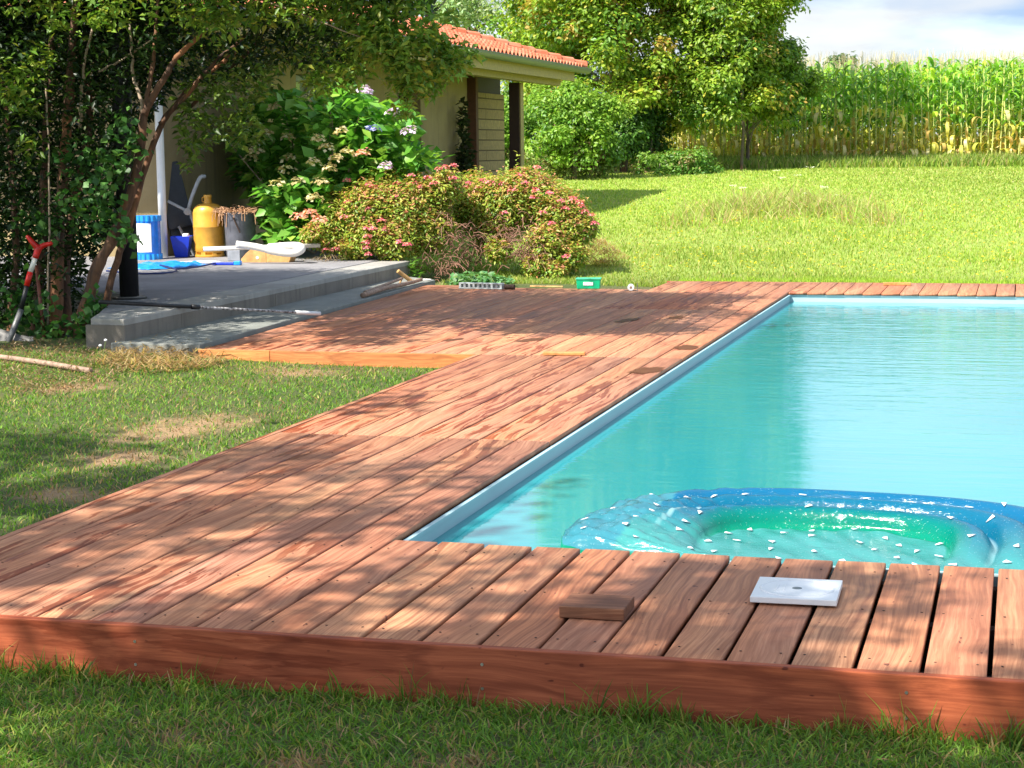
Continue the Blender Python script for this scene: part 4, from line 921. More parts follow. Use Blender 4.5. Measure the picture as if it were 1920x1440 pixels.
def dryheap(name, label, poly, n, y0, y1, L_, cols, cat='dry grass', ground=None):
    C = fill(poly, n, y0, y1) if ground is None else fillg(poly, n, *ground); m = len(C); V = []; F = []; cc = []
    for k in range(m):
        a = rng.uniform(0, 6.28); l = L_*rng.uniform(.5, 1.4); d = np.array([math.cos(a), math.sin(a), 0])*l; up = np.array([0, 0, rng.uniform(.0, .9)*l]); s = np.array([-math.sin(a), math.cos(a), 0])*.0035
        b = len(V); p = C[k]
        for t_ in (0, .5, 1): q = p+d*t_+up*(t_*(1.3-t_)); V += [q-s*(1.2-t_), q+s*(1.2-t_)]
        F += [(b, b+1, b+3, b+2), (b+2, b+3, b+5, b+4)]; c = np.array(cols[rng.integers(len(cols))])*rng.uniform(.7, 1.2); cc += [c]*6
    return tag(npmesh(name, V, np.array(F), M['grass'], col=np.array(cc)), label, cat, kind='stuff')
dryheap('dry_grass_heap', 'heap of dry straw at the foot of the terrace corner', [(180, 695), (240, 662), (300, 648), (350, 654), (395, 670), (430, 690), (380, 702), (280, 712)], 1500, 5.9, 6.35, .11, [(.50, .34, .15), (.38, .23, .10), (.56, .42, .21), (.24, .15, .07)], ground=(-.08, .035))
dryheap('dry_litter', 'brown dry litter on the ground below the shovel and trunks', [(0, 740), (0, 660), (70, 650), (130, 665), (240, 680), (230, 720), (100, 745)], 1500, 5.6, 6.9, .05, [(.34, .22, .12), (.25, .15, .08), (.45, .33, .2), (.16, .10, .05)], ground=(-.09, .03))
dryheap('hay_pile', 'pile of cut dry grass beside the right-hand spirea bush', [(1085, 492), (1100, 455), (1125, 445), (1160, 470), (1180, 485), (1130, 496)], 1200, 14.0, 14.6, .09, [(.50, .34, .14), (.38, .22, .09), (.58, .44, .22)])

# ------------------------------------------------------------------ inflatable lounge in the pool
def inflatable():
    t = NT('vinyl'); a = t.n('ShaderNodeAttribute', attribute_name='col').outputs['Color']; v = t.coord()
    dr = t.noise(v, 130, 2, .5); wr = t.noise(t.coord((1, 2.2, 1)), 22, 4, .6, 1.5)
    h = t.math('ADD', t.math('MULTIPLY', t.ramp(dr, (.56, 0.), (.62, 1.)), .06), t.math('MULTIPLY', wr, .5))
    c = t.mix(t.math('MULTIPLY', t.ramp(dr, (.64, 0.), (.72, 1.)), .22), a, (.55, .85, .9))
    b = t.n('ShaderNodeBsdfPrincipled', {'Base Color': c, 'Roughness': .10, 'Specular IOR Level': .35, 'Normal': t.bump(h, .006, .8)})
    tr = t.n('ShaderNodeBsdfTranslucent', {'Color': c}); m = t.n('ShaderNodeMixShader', {0: .35, 1: b.outputs[0], 2: tr.outputs[0]}); m.inputs[0].default_value = .22; t.l(m.outputs[0], t.out.inputs[0])
    cx, cy, rot = 1.27, 1.52, R(-5); a_, b_, n_ = .80, .60, 2.8
    NTH, NR = 220, 68; th = np.linspace(0, 2*np.pi, NTH, endpoint=False)
    RR = (np.abs(np.cos(th)/a_)**n_+np.abs(np.sin(th)/b_)**n_)**(-1/n_)
    s = np.concatenate([np.linspace(1.035, 1.0, 4), np.linspace(.995, .46, 52), np.linspace(.44, .04, 12)]); s = s[:NR]; s[-1] = .0015
    def prof(sv, thv, x, y):
        far = np.clip(.42+1.5*np.sin(thv), 0, 1)**1.0                       # 1 at the far rim
        left = np.clip(-np.cos(thv)*1.6-.55, 0, 1)*np.clip(1-np.abs(np.sin(thv))*.9+.2, 0, 1)
        hum = 0
        for c0, w0, z0 in ((.905, .085, .092), (.735, .080, .086), (.565, .080, .074)):
            hum = np.maximum(hum, z0*np.sqrt(np.clip(1-((sv-c0)/w0)**2, 0, 1))*1.0+np.where(np.abs(sv-c0) < w0, z0*.0, 0))
        rim = np.where(sv > 1.0, .0, hum); base = np.where(sv > .99, np.interp(sv, [.99, 1.0, 1.04], [.03, .0, -.06]), np.where(sv > .50, .014, .004))
        zr = np.maximum(rim, base); wr_ = .008*np.sin(x*38+y*55+3*np.sin(y*23))+.003*np.sin(x*90-y*31)+.002*np.sin(y*120+x*20)
        floor = .010+.006*np.sin(x*13+2*np.sin(y*11))+.0025*np.sin(x*61+y*43)
        k = left*np.clip((sv-.45)/.2, 0, 1); z = np.where(sv > .472, zr*(.15+.85*far)+floor*(1-far), floor)
        zl = (.062*np.sqrt(np.clip(1-np.abs((sv-.74)/.28)**2.4, 0, 1))+.02+wr_)*np.where(sv > 1, 0, 1)+np.where(sv > 1, -.04, 0)
        return z*(1-k)+zl*k
    S, TH = np.meshgrid(s, th, indexing='ij'); X_ = S*RR[None]*np.cos(TH); Y_ = S*RR[None]*np.sin(TH); Y_ = np.where(Y_ < -.30, -.30-.04*(-.30-Y_)/.3, Y_); Z = prof(S, TH, X_, Y_)
    V = np.stack([X_, Y_, Z], -1).reshape(-1, 3); F = []
    i = np.arange(NR-1)[:, None]; j_ = np.arange(NTH)[None]; a1 = (i*NTH+j_).ravel(); a2 = (i*NTH+(j_+1) % NTH).ravel(); b1 = ((i+1)*NTH+j_).ravel(); b2 = ((i+1)*NTH+(j_+1) % NTH).ravel()
    F = np.stack([a1, a2, b2, b1], 1)
    blue = np.array([.005, .13, .27]); teal = np.array([.0, .14, .18]); green = np.array([.0, .25, .14]); clear = np.array([.06, .31, .30]); lb = np.array([.02, .20, .28])
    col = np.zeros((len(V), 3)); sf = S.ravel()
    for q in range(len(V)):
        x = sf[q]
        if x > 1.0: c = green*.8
        elif abs(x-.815) < .009 or abs(x-.642) < .009: c = np.array([.30, .48, .55])  # pale valley lines painted in to stand for missing tube highlights
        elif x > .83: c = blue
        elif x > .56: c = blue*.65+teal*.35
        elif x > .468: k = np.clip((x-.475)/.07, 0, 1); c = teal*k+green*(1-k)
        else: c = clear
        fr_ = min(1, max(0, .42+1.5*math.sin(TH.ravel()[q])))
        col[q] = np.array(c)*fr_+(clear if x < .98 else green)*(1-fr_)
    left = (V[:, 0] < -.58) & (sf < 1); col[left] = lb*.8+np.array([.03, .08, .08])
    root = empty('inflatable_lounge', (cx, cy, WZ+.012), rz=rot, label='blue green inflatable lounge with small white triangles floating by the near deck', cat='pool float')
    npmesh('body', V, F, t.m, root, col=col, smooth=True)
    # printed white triangles lie on the skin
    TV = []; TF = []
    tx = rng.uniform(-.78, .78, 400); ty = rng.uniform(-.48, .49, 400); used = []
    for x, y in zip(tx, ty):
        tt = math.atan2(y, x); rr = (abs(math.cos(tt)/a_)**n_+abs(math.sin(tt)/b_)**n_)**(-1/n_); sv = math.hypot(x, y)/rr
        if y < -.28: continue
        if sv > .985 or (sv > .46 and abs(sv-.905) > .03 and abs(sv-.73) > .03 and abs(sv-.555) > .02) or any((x-p)**2+(y-q)**2 < .0085 for p, q in used): continue
        used.append((x, y)); an = random.uniform(0, 6.28); b = len(TV)
        for (r_, da) in ((.019, 0), (.011, 2.2), (.011, -2.2)):
            px, py = x+r_*math.cos(an+da), y+r_*math.sin(an+da); t2 = math.atan2(py, px); r2 = (abs(math.cos(t2)/a_)**n_+abs(math.sin(t2)/b_)**n_)**(-1/n_)
            TV.append((px, py, float(prof(np.array([math.hypot(px, py)/r2]), np.array([t2]), np.array([px]), np.array([py]))[0])+.004))
        TF.append((b, b+1, b+2))
    o = npmesh('triangle_print', TV, np.array(TF), M['paper'], root)
    so = o.modifiers.new('s', 'SOLIDIFY'); so.thickness = .003; so.offset = 1
inflatable()

# ------------------------------------------------------------------ things on the deck
def localize(mb, c): mb.v = [tuple(Vector(p)-Vector(c)) for p in mb.v]; return mb
def offcut(name, p, sx, sy, sz, rz, mat, label, cat='wood offcut', notch=False):
    m = MB()
    if notch:
        m.add([(-sx/2, -sy/2, 0), (-sx*.22, -sy/2, 0), (-sx*.16, -sy/2, 0), (sx/2, -sy/2, 0), (sx/2, sy/2, 0), (-sx/2, sy/2, 0),
               (-sx/2, -sy/2, sz), (-sx*.30, -sy/2, sz*.95), (-sx*.10, -sy/2, sz*.5), (sx/2, -sy/2, sz), (sx/2, sy/2, sz), (-sx/2, sy/2, sz)],
              [(0, 5, 4, 3, 2, 1), (6, 7, 8, 9, 10, 11), (0, 1, 7, 6), (1, 2, 8, 7), (2, 3, 9, 8), (3, 4, 10, 9), (4, 5, 11, 10), (5, 0, 6, 11)])
    else: m.box(-sx/2, sx/2, -sy/2, sy/2, 0, sz)
    o = m.build(name, mat, bevel=.0025); o.location = p; o.rotation_euler = (0, 0, rz)
    a = o.data.attributes.new('bid', 'FLOAT', 'FACE'); a.data.foreach_set('value', [.37]*len(o.data.polygons)); return tag(o, label, cat)
offcut('wood_block', (.815, .362, .002), .168, .145, .030, R(1), M['blockw'], 'brown hardwood offcut lying on the near deck boards')
offcut('wood_scrap', (*G(1058, 666, 0)[:2], .002), .245, .05, .018, R(8), M['orangew'], 'orange notched wood scrap lying in the middle of the deck', notch=True)
offcut('wood_scrap', (*G(1682, 535, 0)[:2], .002), .23, .06, .022, R(4), M['orangew'], 'orange notched wood scrap on the far strip of deck', notch=True)
offcut('thin_batten', (*G(1025, 539, 0)[:2], .003), .30, .03, .012, R(-4), M['yelloww'], 'thin pale slat at the back edge of the deck beside the green box')
def lid():
    c = Vector((1.293, .655, .002)); root = empty('skimmer_lid', c, rz=R(1.5), label='white square skimmer lid lying on the near deck boards', cat='lid')
    m = MB().box(-.112, .112, -.115, .115, .004, .020).build('plate', M['white'], root, bevel=.002)
    r = MB(); n = 48; pts = [(.096*math.cos(2*math.pi*k/n), .096*math.sin(2*math.pi*k/n), .0203) for k in range(n+1)]; r.tube(pts, .0028, 6, False); r.build('raised_ring', M['white'], root)
    g = MB(); g.box(-.055, -.051, -.035, .035, .020, .0217).box(-.035, -.031, -.035, .035, .020, .0217); g.build('ribs', M['white'], root)
    MB().lathe([(.013, .0195), (.013, .0206), (.009, .0212)], (0, 0, 0), 20).build('finger_hole', M['tray'], root)
lid()
def green_box():
    c = G(1104, 541, 0); c.z = .002; root = empty('green_box', c, rz=R(8), label='small green plastic box with a white label at the back of the deck', cat='box')
    m = MB(); w, d, h = .102, .06, .078
    m.add([(-w*.95, -d*.95, 0), (w*.95, -d*.95, 0), (w*.95, d*.95, 0), (-w*.95, d*.95, 0), (-w, -d, h), (w, -d, h), (w, d, h), (-w, d, h)], [(0, 3, 2, 1), (4, 5, 6, 7), (0, 1, 5, 4), (1, 2, 6, 5), (2, 3, 7, 6), (3, 0, 4, 7)])
    m.build('body', M['green'], root, bevel=.003)
    MB().box(-w*1.06, w*1.06, -d*1.08, d*1.08, h+.0005, h+.012).build('rim', plain('light_green', (.06, .55, .30), .4), root, bevel=.003)
    MB().box(-.042, .042, -d*1.0-.003, -d*.97, .030, .058).build('label', M['paper'], root)
green_box()
def roll():
    c = G(1183, 546, 0); c.z = .002; root = empty('tape_roll', c, rz=R(10), label='small roll with a white face in a wire holder at the back of the deck', cat='roll')
    MB().tube([(0, -.018, .031), (0, .018, .031)], .029, 20).build('roll', M['white'], root, bevel=.002)
    MB().tube([(0, -.0185, .031), (0, -.0195, .031)], .011, 12).build('core', M['handle'], root)
    MB().tube([(.055, 0, .005), (.055, 0, .065)], .0035, 6).tube([(-.055, 0, .005), (.06, 0, .005)], .0035, 6).build('holder', M['steel'], root)
roll()
def comb():
    c = G(903, 542, 0); c.z = .002; root = empty('perforated_strip', c, rz=R(-8), label='grey perforated plastic edging strip at the back edge of the deck', cat='edging strip')
    m = MB(); L_, n = .41, 9
    m.box(-L_/2, L_/2, -.03, .03, 0, .012).box(-L_/2, L_/2, -.028, .028, .042, .052)
    for k in range(n+1): x = -L_/2+.012+k*(L_-.024)/n; m.box(x-.010, x+.010, -.027, .027, .0121, .0419)
    m.build('strip', M['greysteel'] if False else plain('pale_grey_plastic', (.38, .42, .42), .5), root, bevel=.002)
    MB().tube([(L_/2+.015, .0, .022), (L_/2+.105, .0, .022)], .022, 14).build('end_tube', M['joist'], root)
comb()
def long_pole():
    b = G(600, 588, .045); a = Y(186, 566, 6.6); root = empty('telescopic_pole', a, label='long black telescopic pole with a paint worn white end lying across terrace edge and deck', cat='pole')
    m = b-a; k = MB().tube([(0, 0, 0), m*.40], .0135, 12); k.build('outer_tube', M['black'], root, smooth=True)
    t = NT('worn_pole'); n = t.noise(t.coord((14, 14, 14)), 3, 4, .7); t.bsdf(base=t.mix(t.ramp(n, (.42, 0.), (.60, 1.)), (.07, .06, .06), (.50, .49, .50)), rough=.4, metal=.1)
    MB().tube([m*.40, m*.88], .0095, 12).build('inner_tube', t.m, root, smooth=True)
    MB().tube([m*.395, m*.43], .017, 12).build('clamp', M['black'], root, smooth=True)
    MB().tube([m*.88, m], .0145, 12).build('grip', M['white'], root, smooth=True)
long_pole()
def umbrella_post():
    c = G(243, 560, .163); c.z = .1635; root = empty('black_post', c, label='thick black post on a round foot at the terrace corner', cat='post')
    MB().tube([(0, 0, .012), (0, 0, 2.5)], .068, 24).build('post', M['black'], root, smooth=True)
    MB().lathe([(.125, 0), (.125, .009), (.118, .012)], (0, 0, 0), 32).build('foot', M['black'], root)
    MB().lathe([(.119, .0125), (.118, .016), (.072, .018)], (0, 0, 0), 32).build('cover_ring', M['steel'], root)
umbrella_post()
# hand tools on the ledge
def mallet():
    a = G(680, 554, .045); b = G(790, 524, .05); root = empty('wooden_mallet', a, label='long handled tool with a wooden cross head lying on the ledge beside the terrace step', cat='tool')
    m = b-a; p = path([(0, 0, 0), m*.35+Vector((0, 0, .01)), m*.7, m], 5, 0); MB().tube(p, taper(len(p), .022, .016), 10).build('handle', M['handle'], root, smooth=True)
    h0 = Y(746, 508, b.y-.25)-a; h1 = Y(772, 528, b.y-.15)-a; MB().tube([h0, h1], .019, 12).build('head', M['yelloww'], root, bevel=.003)
mallet()
def handle2():
    a = G(684, 548, .05); b = Y(754, 522, 10.9); root = empty('tool_handle', a, label='weathered grey handle leaning behind the mallet on the ledge', cat='tool')
    m = b-a; p = path([(0, 0, 0), m*.5, m], 5, 0); MB().tube(p, taper(len(p), .014, .012), 8).build('shaft', M['handle'], root, smooth=True)
    q = Y(748, 534, 10.85)-a; MB().tube([m, q], .009, 8).build('brace', M['yelloww'], root)
handle2()
c = G(792, 526, .03); m = MB(); n = 28; m.tube([(.075*math.cos(2*math.pi*k/n), .045*math.sin(2*math.pi*k/n)+.02, .006) for k in range(n+1)], .006, 8, False)
o = m.build('wire_loop', M['pipe'], smooth=True); o.location = c; tag(o, 'pale oval loop lying at the end of the ledge', 'loop')

# ------------------------------------------------------------------ things on the terrace
TZ = .164
def gas_bottle():
    c = G(393, 481, TZ); c.z = TZ; root = empty('gas_bottle', c, label='tall yellow metal gas bottle standing on the terrace', cat='gas bottle')
    MB().lathe([(.135, .035), (.150, .06), (.153, .10), (.153, .29), (.1555, .295), (.1555, .303), (.153, .308), (.153, .44), (.146, .475), (.125, .505), (.09, .525), (.05, .533)], (0, 0, 0), 40).build('body', M['gasy'], root, smooth=True)
    f = MB().lathe([(.148, 0), (.15, .012), (.148, .026), (.128, .028), (.128, 0)], (0, 0, 0), 40)
    for k in range(8): q = k*math.pi/4; f.box(-.022, .022, .120, .146, .024, .05, Matrix.Rotation(q, 4, 'Z'))
    f.build('foot_ring', M['gasy'], root)
    MB().lathe([(.043, .52), (.040, .535), (.037, .585), (.042, .592), (.042, .612), (.036, .618)], (0, 0, 0), 20).build('valve_cap', M['gasy'], root, smooth=True)
    MB().tube([(-.040, 0, .60), (-.062, 0, .585), (-.062, 0, .555), (-.045, 0, .545)], .005, 6).build('cap_handle', M['gasy'], root)
gas_bottle()
def pot():
    c = G(452, 482, TZ); c.z = TZ; root = empty('plant_pot', c, label='grey plastic pot with a mat of dry roots hanging over its rim', cat='plant pot')
    V = []; F = []; n = 32; pr = [(.135, 0), (.142, .02), (.158, .43), (.164, .445), (.152, .447), (.145, .40)]
    m = MB(); m.lathe(pr, (0, 0, 0), n, True); m.v = [(x*1.0, y, z) for x, y, z in m.v]; m.build('body', M['pot'], root, smooth=True)
    r = MB()
    for k in range(230):
        a = rng.uniform(0, 6.28); r0 = rng.uniform(.03, .15); p0 = Vector((r0*math.cos(a), r0*math.sin(a), .43+rng.uniform(-.01, .035))); b = a+rng.normal()*.7
        l = rng.uniform(.04, .12); p1 = p0+Vector((math.cos(b)*l, math.sin(b)*l, rng.uniform(-.01, .045))); d = rng.random() < .3
        p2 = p1+(Vector((math.cos(b)*.02, math.sin(b)*.02, -rng.uniform(.02, .16))) if math.hypot(p1.x, p1.y) > .155 and d else Vector((rng.normal()*.03, rng.normal()*.03, rng.uniform(-.02, .015))))
        r.tube(path([p0, p1, p2], 3), [.0042]*7, 4)
    r.build('dry_roots', plain('dry_roots', (.50, .28, .15), .8, var=.3), root)
    MB().tube([(.0, -.165, .40), (.075, -.175, .25)], .007, 6).build('stick', M['joist'], root)
pot()
def bucket():
    c = G(342, 482, TZ); c.z = TZ; root = empty('blue_bucket', c, rz=R(15), label='small dark blue square bucket in front of the wall', cat='bucket')
    m = MB(); w, W_, h = .062, .098, .21
    m.add([(-w, -w, 0), (w, -w, 0), (w, w, 0), (-w, w, 0), (-W_, -W_, h), (W_, -W_, h), (W_, W_, h), (-W_, W_, h), (-W_*.92, -W_*.92, h), (W_*.92, -W_*.92, h), (W_*.92, W_*.92, h), (-W_*.92, W_*.92, h), (-w*.9, -w*.9, .03), (w*.9, -w*.9, .03), (w*.9, w*.9, .03), (-w*.9, w*.9, .03)],
          [(0, 3, 2, 1), (0, 1, 5, 4), (1, 2, 6, 5), (2, 3, 7, 6), (3, 0, 4, 7), (4, 5, 9, 8), (5, 6, 10, 9), (6, 7, 11, 10), (7, 4, 8, 11), (8, 9, 13, 12), (9, 10, 14, 13), (10, 11, 15, 14), (11, 8, 12, 15), (12, 13, 14, 15)])
    m.build('body', M['blue'], root, bevel=.003)
    MB().box(.01, .07, -.03, .05, .12, .235).build('rag', M['paper'], root, bevel=.012)
bucket()
def canister():
    c = G(280, 486, TZ); c.z = TZ; root = empty('filter_canister', c, rz=R(-10), label='white and blue ribbed canister beside the white downpipe', cat='canister')
    MB().lathe([(.118, .04), (.12, .06), (.12, .37), (.116, .39)], (0, 0, 0), 36).build('body', M['blue'] if False else plain('bright_blue', (.015, .20, .80), .25), root, smooth=True)
    l = MB(); n = 18
    for k in range(n):
        a0 = R(172+k*8.2); a1 = R(172+(k+1)*8.2); r_ = .1225
        l.add([(r_*math.cos(a0), r_*math.sin(a0), .075), (r_*math.cos(a1), r_*math.sin(a1), .075), (r_*math.cos(a1), r_*math.sin(a1), .355), (r_*math.cos(a0), r_*math.sin(a0), .355)], [(0, 1, 2, 3)])
    l.build('label', M['paper'], root)
    # dark emblem drawn on the label
    e = MB(); pl = [(-.035, .235), (-.020, .250), (-.002, .238), (.022, .232), (.034, .205), (.024, .150), (.020, .195), (.002, .205), (-.02, .205)]
    a0 = R(248); r_ = .1242
    e.add([(r_*math.cos(a0+x/.12), r_*math.sin(a0+x/.12), z) for x, z in pl]+[(.1228*math.cos(a0+x/.12), .1228*math.sin(a0+x/.12), z) for x, z in pl], [tuple(range(9)), tuple(range(17, 8, -1))]); e.build('emblem', M['black'], root)
    for z0, z1, nm in ((.0, .055, 'base_ring'), (.375, .43, 'lid')):
        q = MB(); N = 64; V = []
        for z in (z0, z1):
            for k in range(N): rr = .132 if (k//2) % 2 else .122; V.append((rr*math.cos(2*math.pi*k/N), rr*math.sin(2*math.pi*k/N), z))
        q.add(V, [(k, (k+1) % N, N+(k+1) % N, N+k) for k in range(N)]+[tuple(range(N))[::-1], tuple(range(N, 2*N))]); q.build(nm, M['cyan'], root)
canister()
def tarp():
    a = np.array(G(300, 500, TZ)); n = 26; V = []; F = []
    for i in range(n):
        for k in range(n):
            x = (i/(n-1)-.5)*.62; y = (k/(n-1)-.5)*.85; z = .012+.018*abs(math.sin(x*23+2*math.sin(y*9)))*abs(math.cos(y*13+x*7))+.02*rng.random()*(.5 if 0 < i < n-1 else 0)
            r_ = math.hypot(x/.31, y/.42); z *= 1 if r_ < 1 else .3; w = 1-.18*max(0, r_-1); V.append((x*w, y*w, z))
    F = [(i*n+k, (i+1)*n+k, (i+1)*n+k+1, i*n+k+1) for i in range(n-1) for k in range(n-1)]
    o = npmesh('blue_tarp', V, np.array(F), M['cyan']); o.location = (a[0], a[1], TZ); o.rotation_euler = (0, 0, R(-14)); so = o.modifiers.new('s', 'SOLIDIFY'); so.thickness = .003
    tag(o, 'crumpled bright blue tarpaulin on the terrace in front of the canister', 'tarpaulin')
    p = [G(200, 508, TZ+.012), G(260, 513, TZ+.012), G(318, 511, TZ+.012), G(330, 505, TZ+.014), G(300, 497, TZ+.04), G(330, 504, TZ+.014), G(372, 500, TZ+.012), G(405, 493, TZ+.02)]
    c = Vector(p[0]); m = MB().tube([q-c for q in path(p, 6)], .008, 8); o = m.build('hose', M['hose'], smooth=True); o.location = c; tag(o, 'dark blue hose looping over the blue tarpaulin', 'hose')
    c = G(374, 492, TZ); m = MB(); ww = [(-.22, -.02), (-.10, .11), (.10, .13), (.24, .03), (.20, -.06), (.02, -.03), (-.14, -.07)]; m.prism(ww, .001, .008); o = m.build('white_sheet', M['paper'], bevel=.002); o.location = c; tag(o, 'flat white sheet lying in front of the gas bottle', 'sheet')
    c = G(428, 497, TZ); root = empty('blue_tool', c, rz=R(6), label='long bright blue plastic piece lying in front of the grey pot', cat='plastic part')
    MB().box(-.16, .06, -.025, .025, .002, .026).build('bar', M['blue'], root, bevel=.006); MB().box(.061, .125, -.032, .032, .001, .038).build('end_cap', M['cyan'], root, bevel=.006)
tarp()
def crate():
    c = G(505, 491, TZ); c.z = TZ; root = empty('wooden_crate', c, rz=R(3), label='shallow orange wooden tray under the white pipes', cat='wooden tray')
    m = MB(); m.add([(-.25, -.09, 0), (.0, -.09, 0), (.0, -.09, .135), (-.13, -.09, .14), (-.20, -.09, .085), (-.25, -.09, .03), (-.25, -.07, 0), (.0, -.07, 0), (.0, -.07, .135), (-.13, -.07, .14), (-.20, -.07, .085), (-.25, -.07, .03)],
                   [(0, 1, 2, 3, 4, 5), (11, 10, 9, 8, 7, 6), (5, 4, 10, 11), (4, 3, 9, 10), (3, 2, 8, 9), (2, 1, 7, 8), (1, 0, 6, 7), (0, 5, 11, 6)]); m.build('cheek', M['orangew'] if False else plain('tray_wood', (.64, .34, .12), .6, var=.2), root, bevel=.002)
    MB().add([(.002, -.088, 0), (.22, -.07, 0), (.26, -.07, .10), (.002, -.088, .09), (.002, .10, 0), (.22, .10, 0), (.26, .10, .10), (.002, .10, .09)], [(0, 1, 2, 3), (7, 6, 5, 4), (0, 4, 5, 1), (1, 5, 6, 2), (2, 6, 7, 3), (3, 7, 4, 0)]).build('tray', M['yelloww'], root, bevel=.003)
    MB().tube([(-.085, -.0905, .045), (-.085, -.094, .045)], .014, 14).build('knob', M['white'], root)
    MB().box(-.20, -.25, -.05, .03, 0, .03)
crate()
def pipes():
    a = Y(381, 467, 11.75); b = Y(600, 460, 12.3); root = empty('white_pipe', a, label='thin white pipe lying behind the folded roll on the wooden tray', cat='pipe')
    MB().tube([(0, 0, 0), b-a], .021, 14).build('pipe', M['pipe'], root, smooth=True); MB().tube([(0, 0, 0), (-.002, -.0005, 0)], .013, 10).build('bore', M['black'], root)
    c = MB(); p = Y(436, 470, 11.85); o = MB().box(-.065, .065, -.02, .02, 0, .105).build('grey_bracket', M['greysteel'] if False else plain('grey_block', (.26, .28, .32), .6), bevel=.004); o.location = (*G(440, 489, TZ)[:2], TZ); tag(o, 'small grey block propping the thin white pipe', 'block')
    q = [Y(443, 458, 11.6), Y(480, 463, 11.65), Y(520, 472, 11.68), Y(552, 474, 11.7), Y(566, 466, 11.74), Y(552, 461, 11.85), Y(505, 464, 11.95)]
    r = Vector(q[0]); pp = path([x-r for x in q], 5); root = empty('folded_roll', r, label='thick white folded roll lying on top of the wooden tray', cat='roll')
    MB().tube(pp, [.034]*8+[.038]*(len(pp)-8), 14).build('roll', M['pipe'], root, smooth=True)
    d = (pp[0]-pp[1]).normalized(); MB().tube([pp[0], pp[0]+d*.002], .012, 10).build('bore', M['black'], root)
pipes()
def chair():
    c = X(356, 470, -6.28); c.z = TZ; root = empty('folded_chair', c, rz=R(35), label='folded slate grey garden chair leaning against the house wall', cat='chair')
    M_ = Matrix.Rotation(R(-14), 4, 'X') @ Matrix.Rotation(R(-10), 4, 'Y')
    MB().box(-.14, .12, -.012, .012, .30, .98, M_).build('backrest', M['chair'], root, bevel=.03); MB().box(-.13, .12, .03, .05, .14, .60, M_).build('seat', M['chair'], root, bevel=.02)
    pg = plain('grey_plastic', (.36, .38, .40), .45)
    MB().tube(path([(-.02, -.08, .45), (.02, -.12, .60), (.10, -.14, .78), (.16, -.12, .80)], 5), .02, 10).build('armrest', pg, root, smooth=True)
    MB().tube([(-.22, -.09, .56), (0, -.10, .44)], .014, 8).build('leg', pg, root); MB().tube([(0, -.10, .44), (.13, -.06, .0)], .016, 8).build('leg', pg, root); MB().tube([(-.10, .02, .30), (.05, .05, .0)], .014, 8).build('leg', pg, root)
    MB().tube([(-.03, -.13, .45), (-.03, -.085, .45)], .035, 16).build('hinge', pg, root)
chair()
o = MB().lathe([(.0, 0), (.07, .0), (.095, .03), (.085, .07), (.04, .10), (.0, .105)], (0, 0, 0), 10).build('boulder', M['stone'], bevel=.01, seg=3); o.location = (*G(533, 466, .17)[:2], TZ); o.scale = (1.2, .8, 1); tag(o, 'pale rounded stone behind the wooden tray', 'stone')
dryheap('dead_leaves', 'dried brown leaf debris on the terrace right of the wooden tray', [(560, 494), (575, 484), (640, 480), (650, 487), (600, 495)], 160, 12.0, 12.4, .08, [(.34, .24, .15), (.22, .15, .10), (.5, .4, .28)], 'leaf debris')

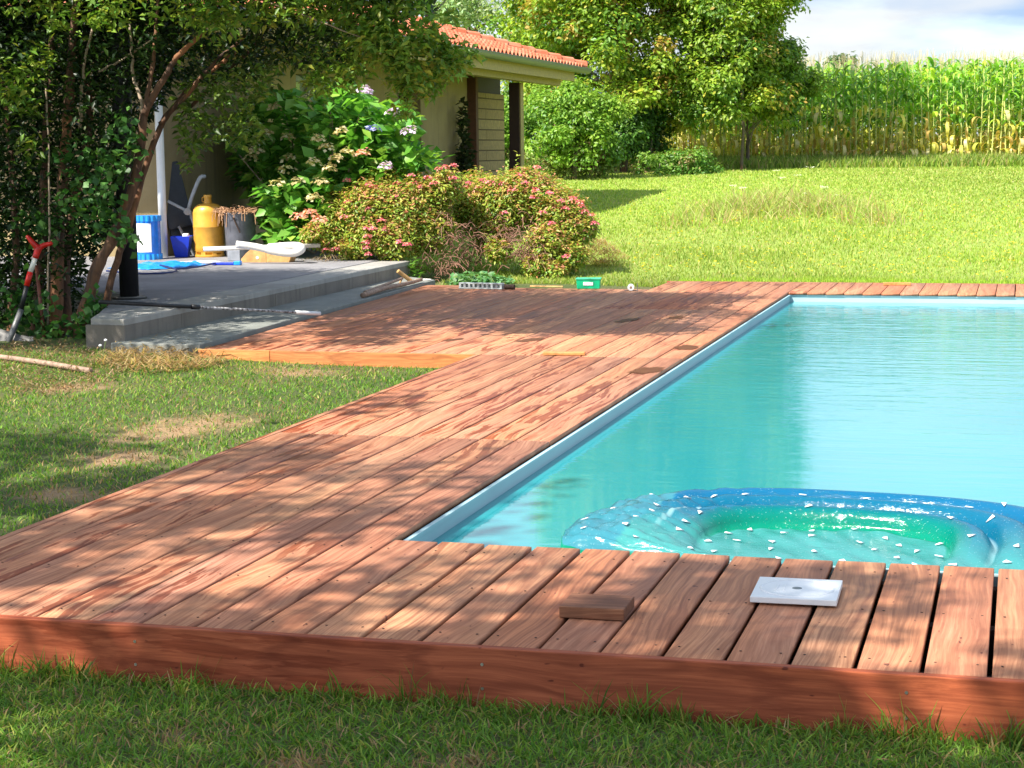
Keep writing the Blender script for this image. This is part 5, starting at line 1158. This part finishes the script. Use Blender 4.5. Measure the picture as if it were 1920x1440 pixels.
# ------------------------------------------------------------------ garden tools by the shrub tree
def shovel():
    gb = Y(18, 664, 6.75); root = empty('shovel', gb, label='steel shovel with a red Y shaped grip leaning in the shrub tree', cat='shovel')
    def P_(u, v, y): return Y(u, v, y)-gb
    b, n_, g0, g1, g2 = P_(14, 662, 6.75), P_(40, 580, 6.82), P_(50, 536, 6.85), P_(57, 510, 6.87), P_(66, 484, 6.9)
    V = []; cols = 9; rows = 9
    p = [P_(u, v, 6.75+.02*k) for k, (u, v) in enumerate([(-24, 612), (70, 632)])]
    A = P_(-40, 606, 6.80); B = P_(66, 638, 6.76); tip = P_(4, 700, 6.66); mid0 = (A+B)/2
    for i in range(rows):
        t_ = i/(rows-1); wl = (1-t_**2.6)**.5 if t_ < 1 else 0.02
        c = mid0.lerp(tip, t_)
        for k in range(cols):
            s = k/(cols-1)*2-1; q = c+(B-A)*.5*s*(wl*.92+.04); q = q+Vector((.02, -.05, .0))*(-(1-s*s)*.7)+Vector((0, 0, .02))*(abs(s)**3)*(1-t_); V.append(q)
    F = [(i*cols+k, i*cols+k+1, (i+1)*cols+k+1, (i+1)*cols+k) for i in range(rows-1) for k in range(cols-1)]
    o = MB().add(V, F).build('blade', M['steel'], root, smooth=True); s_ = o.modifiers.new('s', 'SOLIDIFY'); s_.thickness = .004
    MB().tube([b+Vector((.0, -.03, 0)), (b+n_)/2+Vector((0, -.02, 0)), n_], [.010, .021, .021], 12).build('socket', M['greysteel'], root, smooth=True)
    MB().tube([n_, g0], .0165, 12).build('shaft', M['black'], root, smooth=True)
    MB().tube([g0, g1], .0195, 12).build('red_collar', M['red'], root, smooth=True)
    MB().tube([g1, g2], .0175, 12).build('sticker_band', M['pipe'], root, smooth=True)
    gx = P_(73, 462, 6.92); m = MB(); m.tube(path([g2, (g2+gx)/2, gx], 3), taper(7, .021, .026), 12)
    m.tube(path([gx+(g2-gx)*.2, P_(62, 456, 6.9), P_(54, 446, 6.9), P_(50, 443, 6.9)], 4), taper(13, .022, .011), 10)
    m.tube(path([gx+(g2-gx)*.2, P_(82, 460, 6.93), P_(94, 457, 6.94), P_(97, 455, 6.94)], 4), taper(13, .021, .011), 10); m.build('grip', M['red'], root, smooth=True)
shovel()
a = G(-30, 668, -.035); b = G(170, 693, -.035); a.z = float(gz(a.x, a.y))+.018; b.z = float(gz(b.x, b.y))+.02; o = MB().tube([q-a for q in path([a, (a+b)/2+Vector((0, 0, .006)), b], 5)], .0165, 12).build('loose_handle', M['handle'], smooth=True); o.location = a; tag(o, 'bare wooden handle lying on the ground in front of the shovel', 'handle')
a = Y(83, 632, 6.9); b = Y(68, 498, 7.0); o = MB().tube([(0, 0, 0), b-a], .013, 10).build('rake_handle', plain('red_brown_handle', (.16, .045, .025), .6), smooth=True); o.location = a; tag(o, 'reddish brown tool handle standing upright behind the shovel', 'handle')
def daisies():
    for (u, v, bu, bv) in [(188, 648, 186, 684), (198, 638, 189, 684)]:
        c = G(bu, bv, -.05); y = c.y; root = empty('clover_flower', c, label='small white flower on a thin stalk below the terrace corner', cat='flower', group='white flowers below the terrace corner')
        h = Y(u, v, y)-c; MB().tube(path([(0, 0, 0), h*.5+Vector((.004, 0, 0)), h], 3), .0018, 5).build('stem', M['stemg'], root); MB().lathe([(.002, -.006), (.009, -.003), (.010, .003), (.004, .008)], h, 10).build('flower_head', M['paper'], root)
daisies()
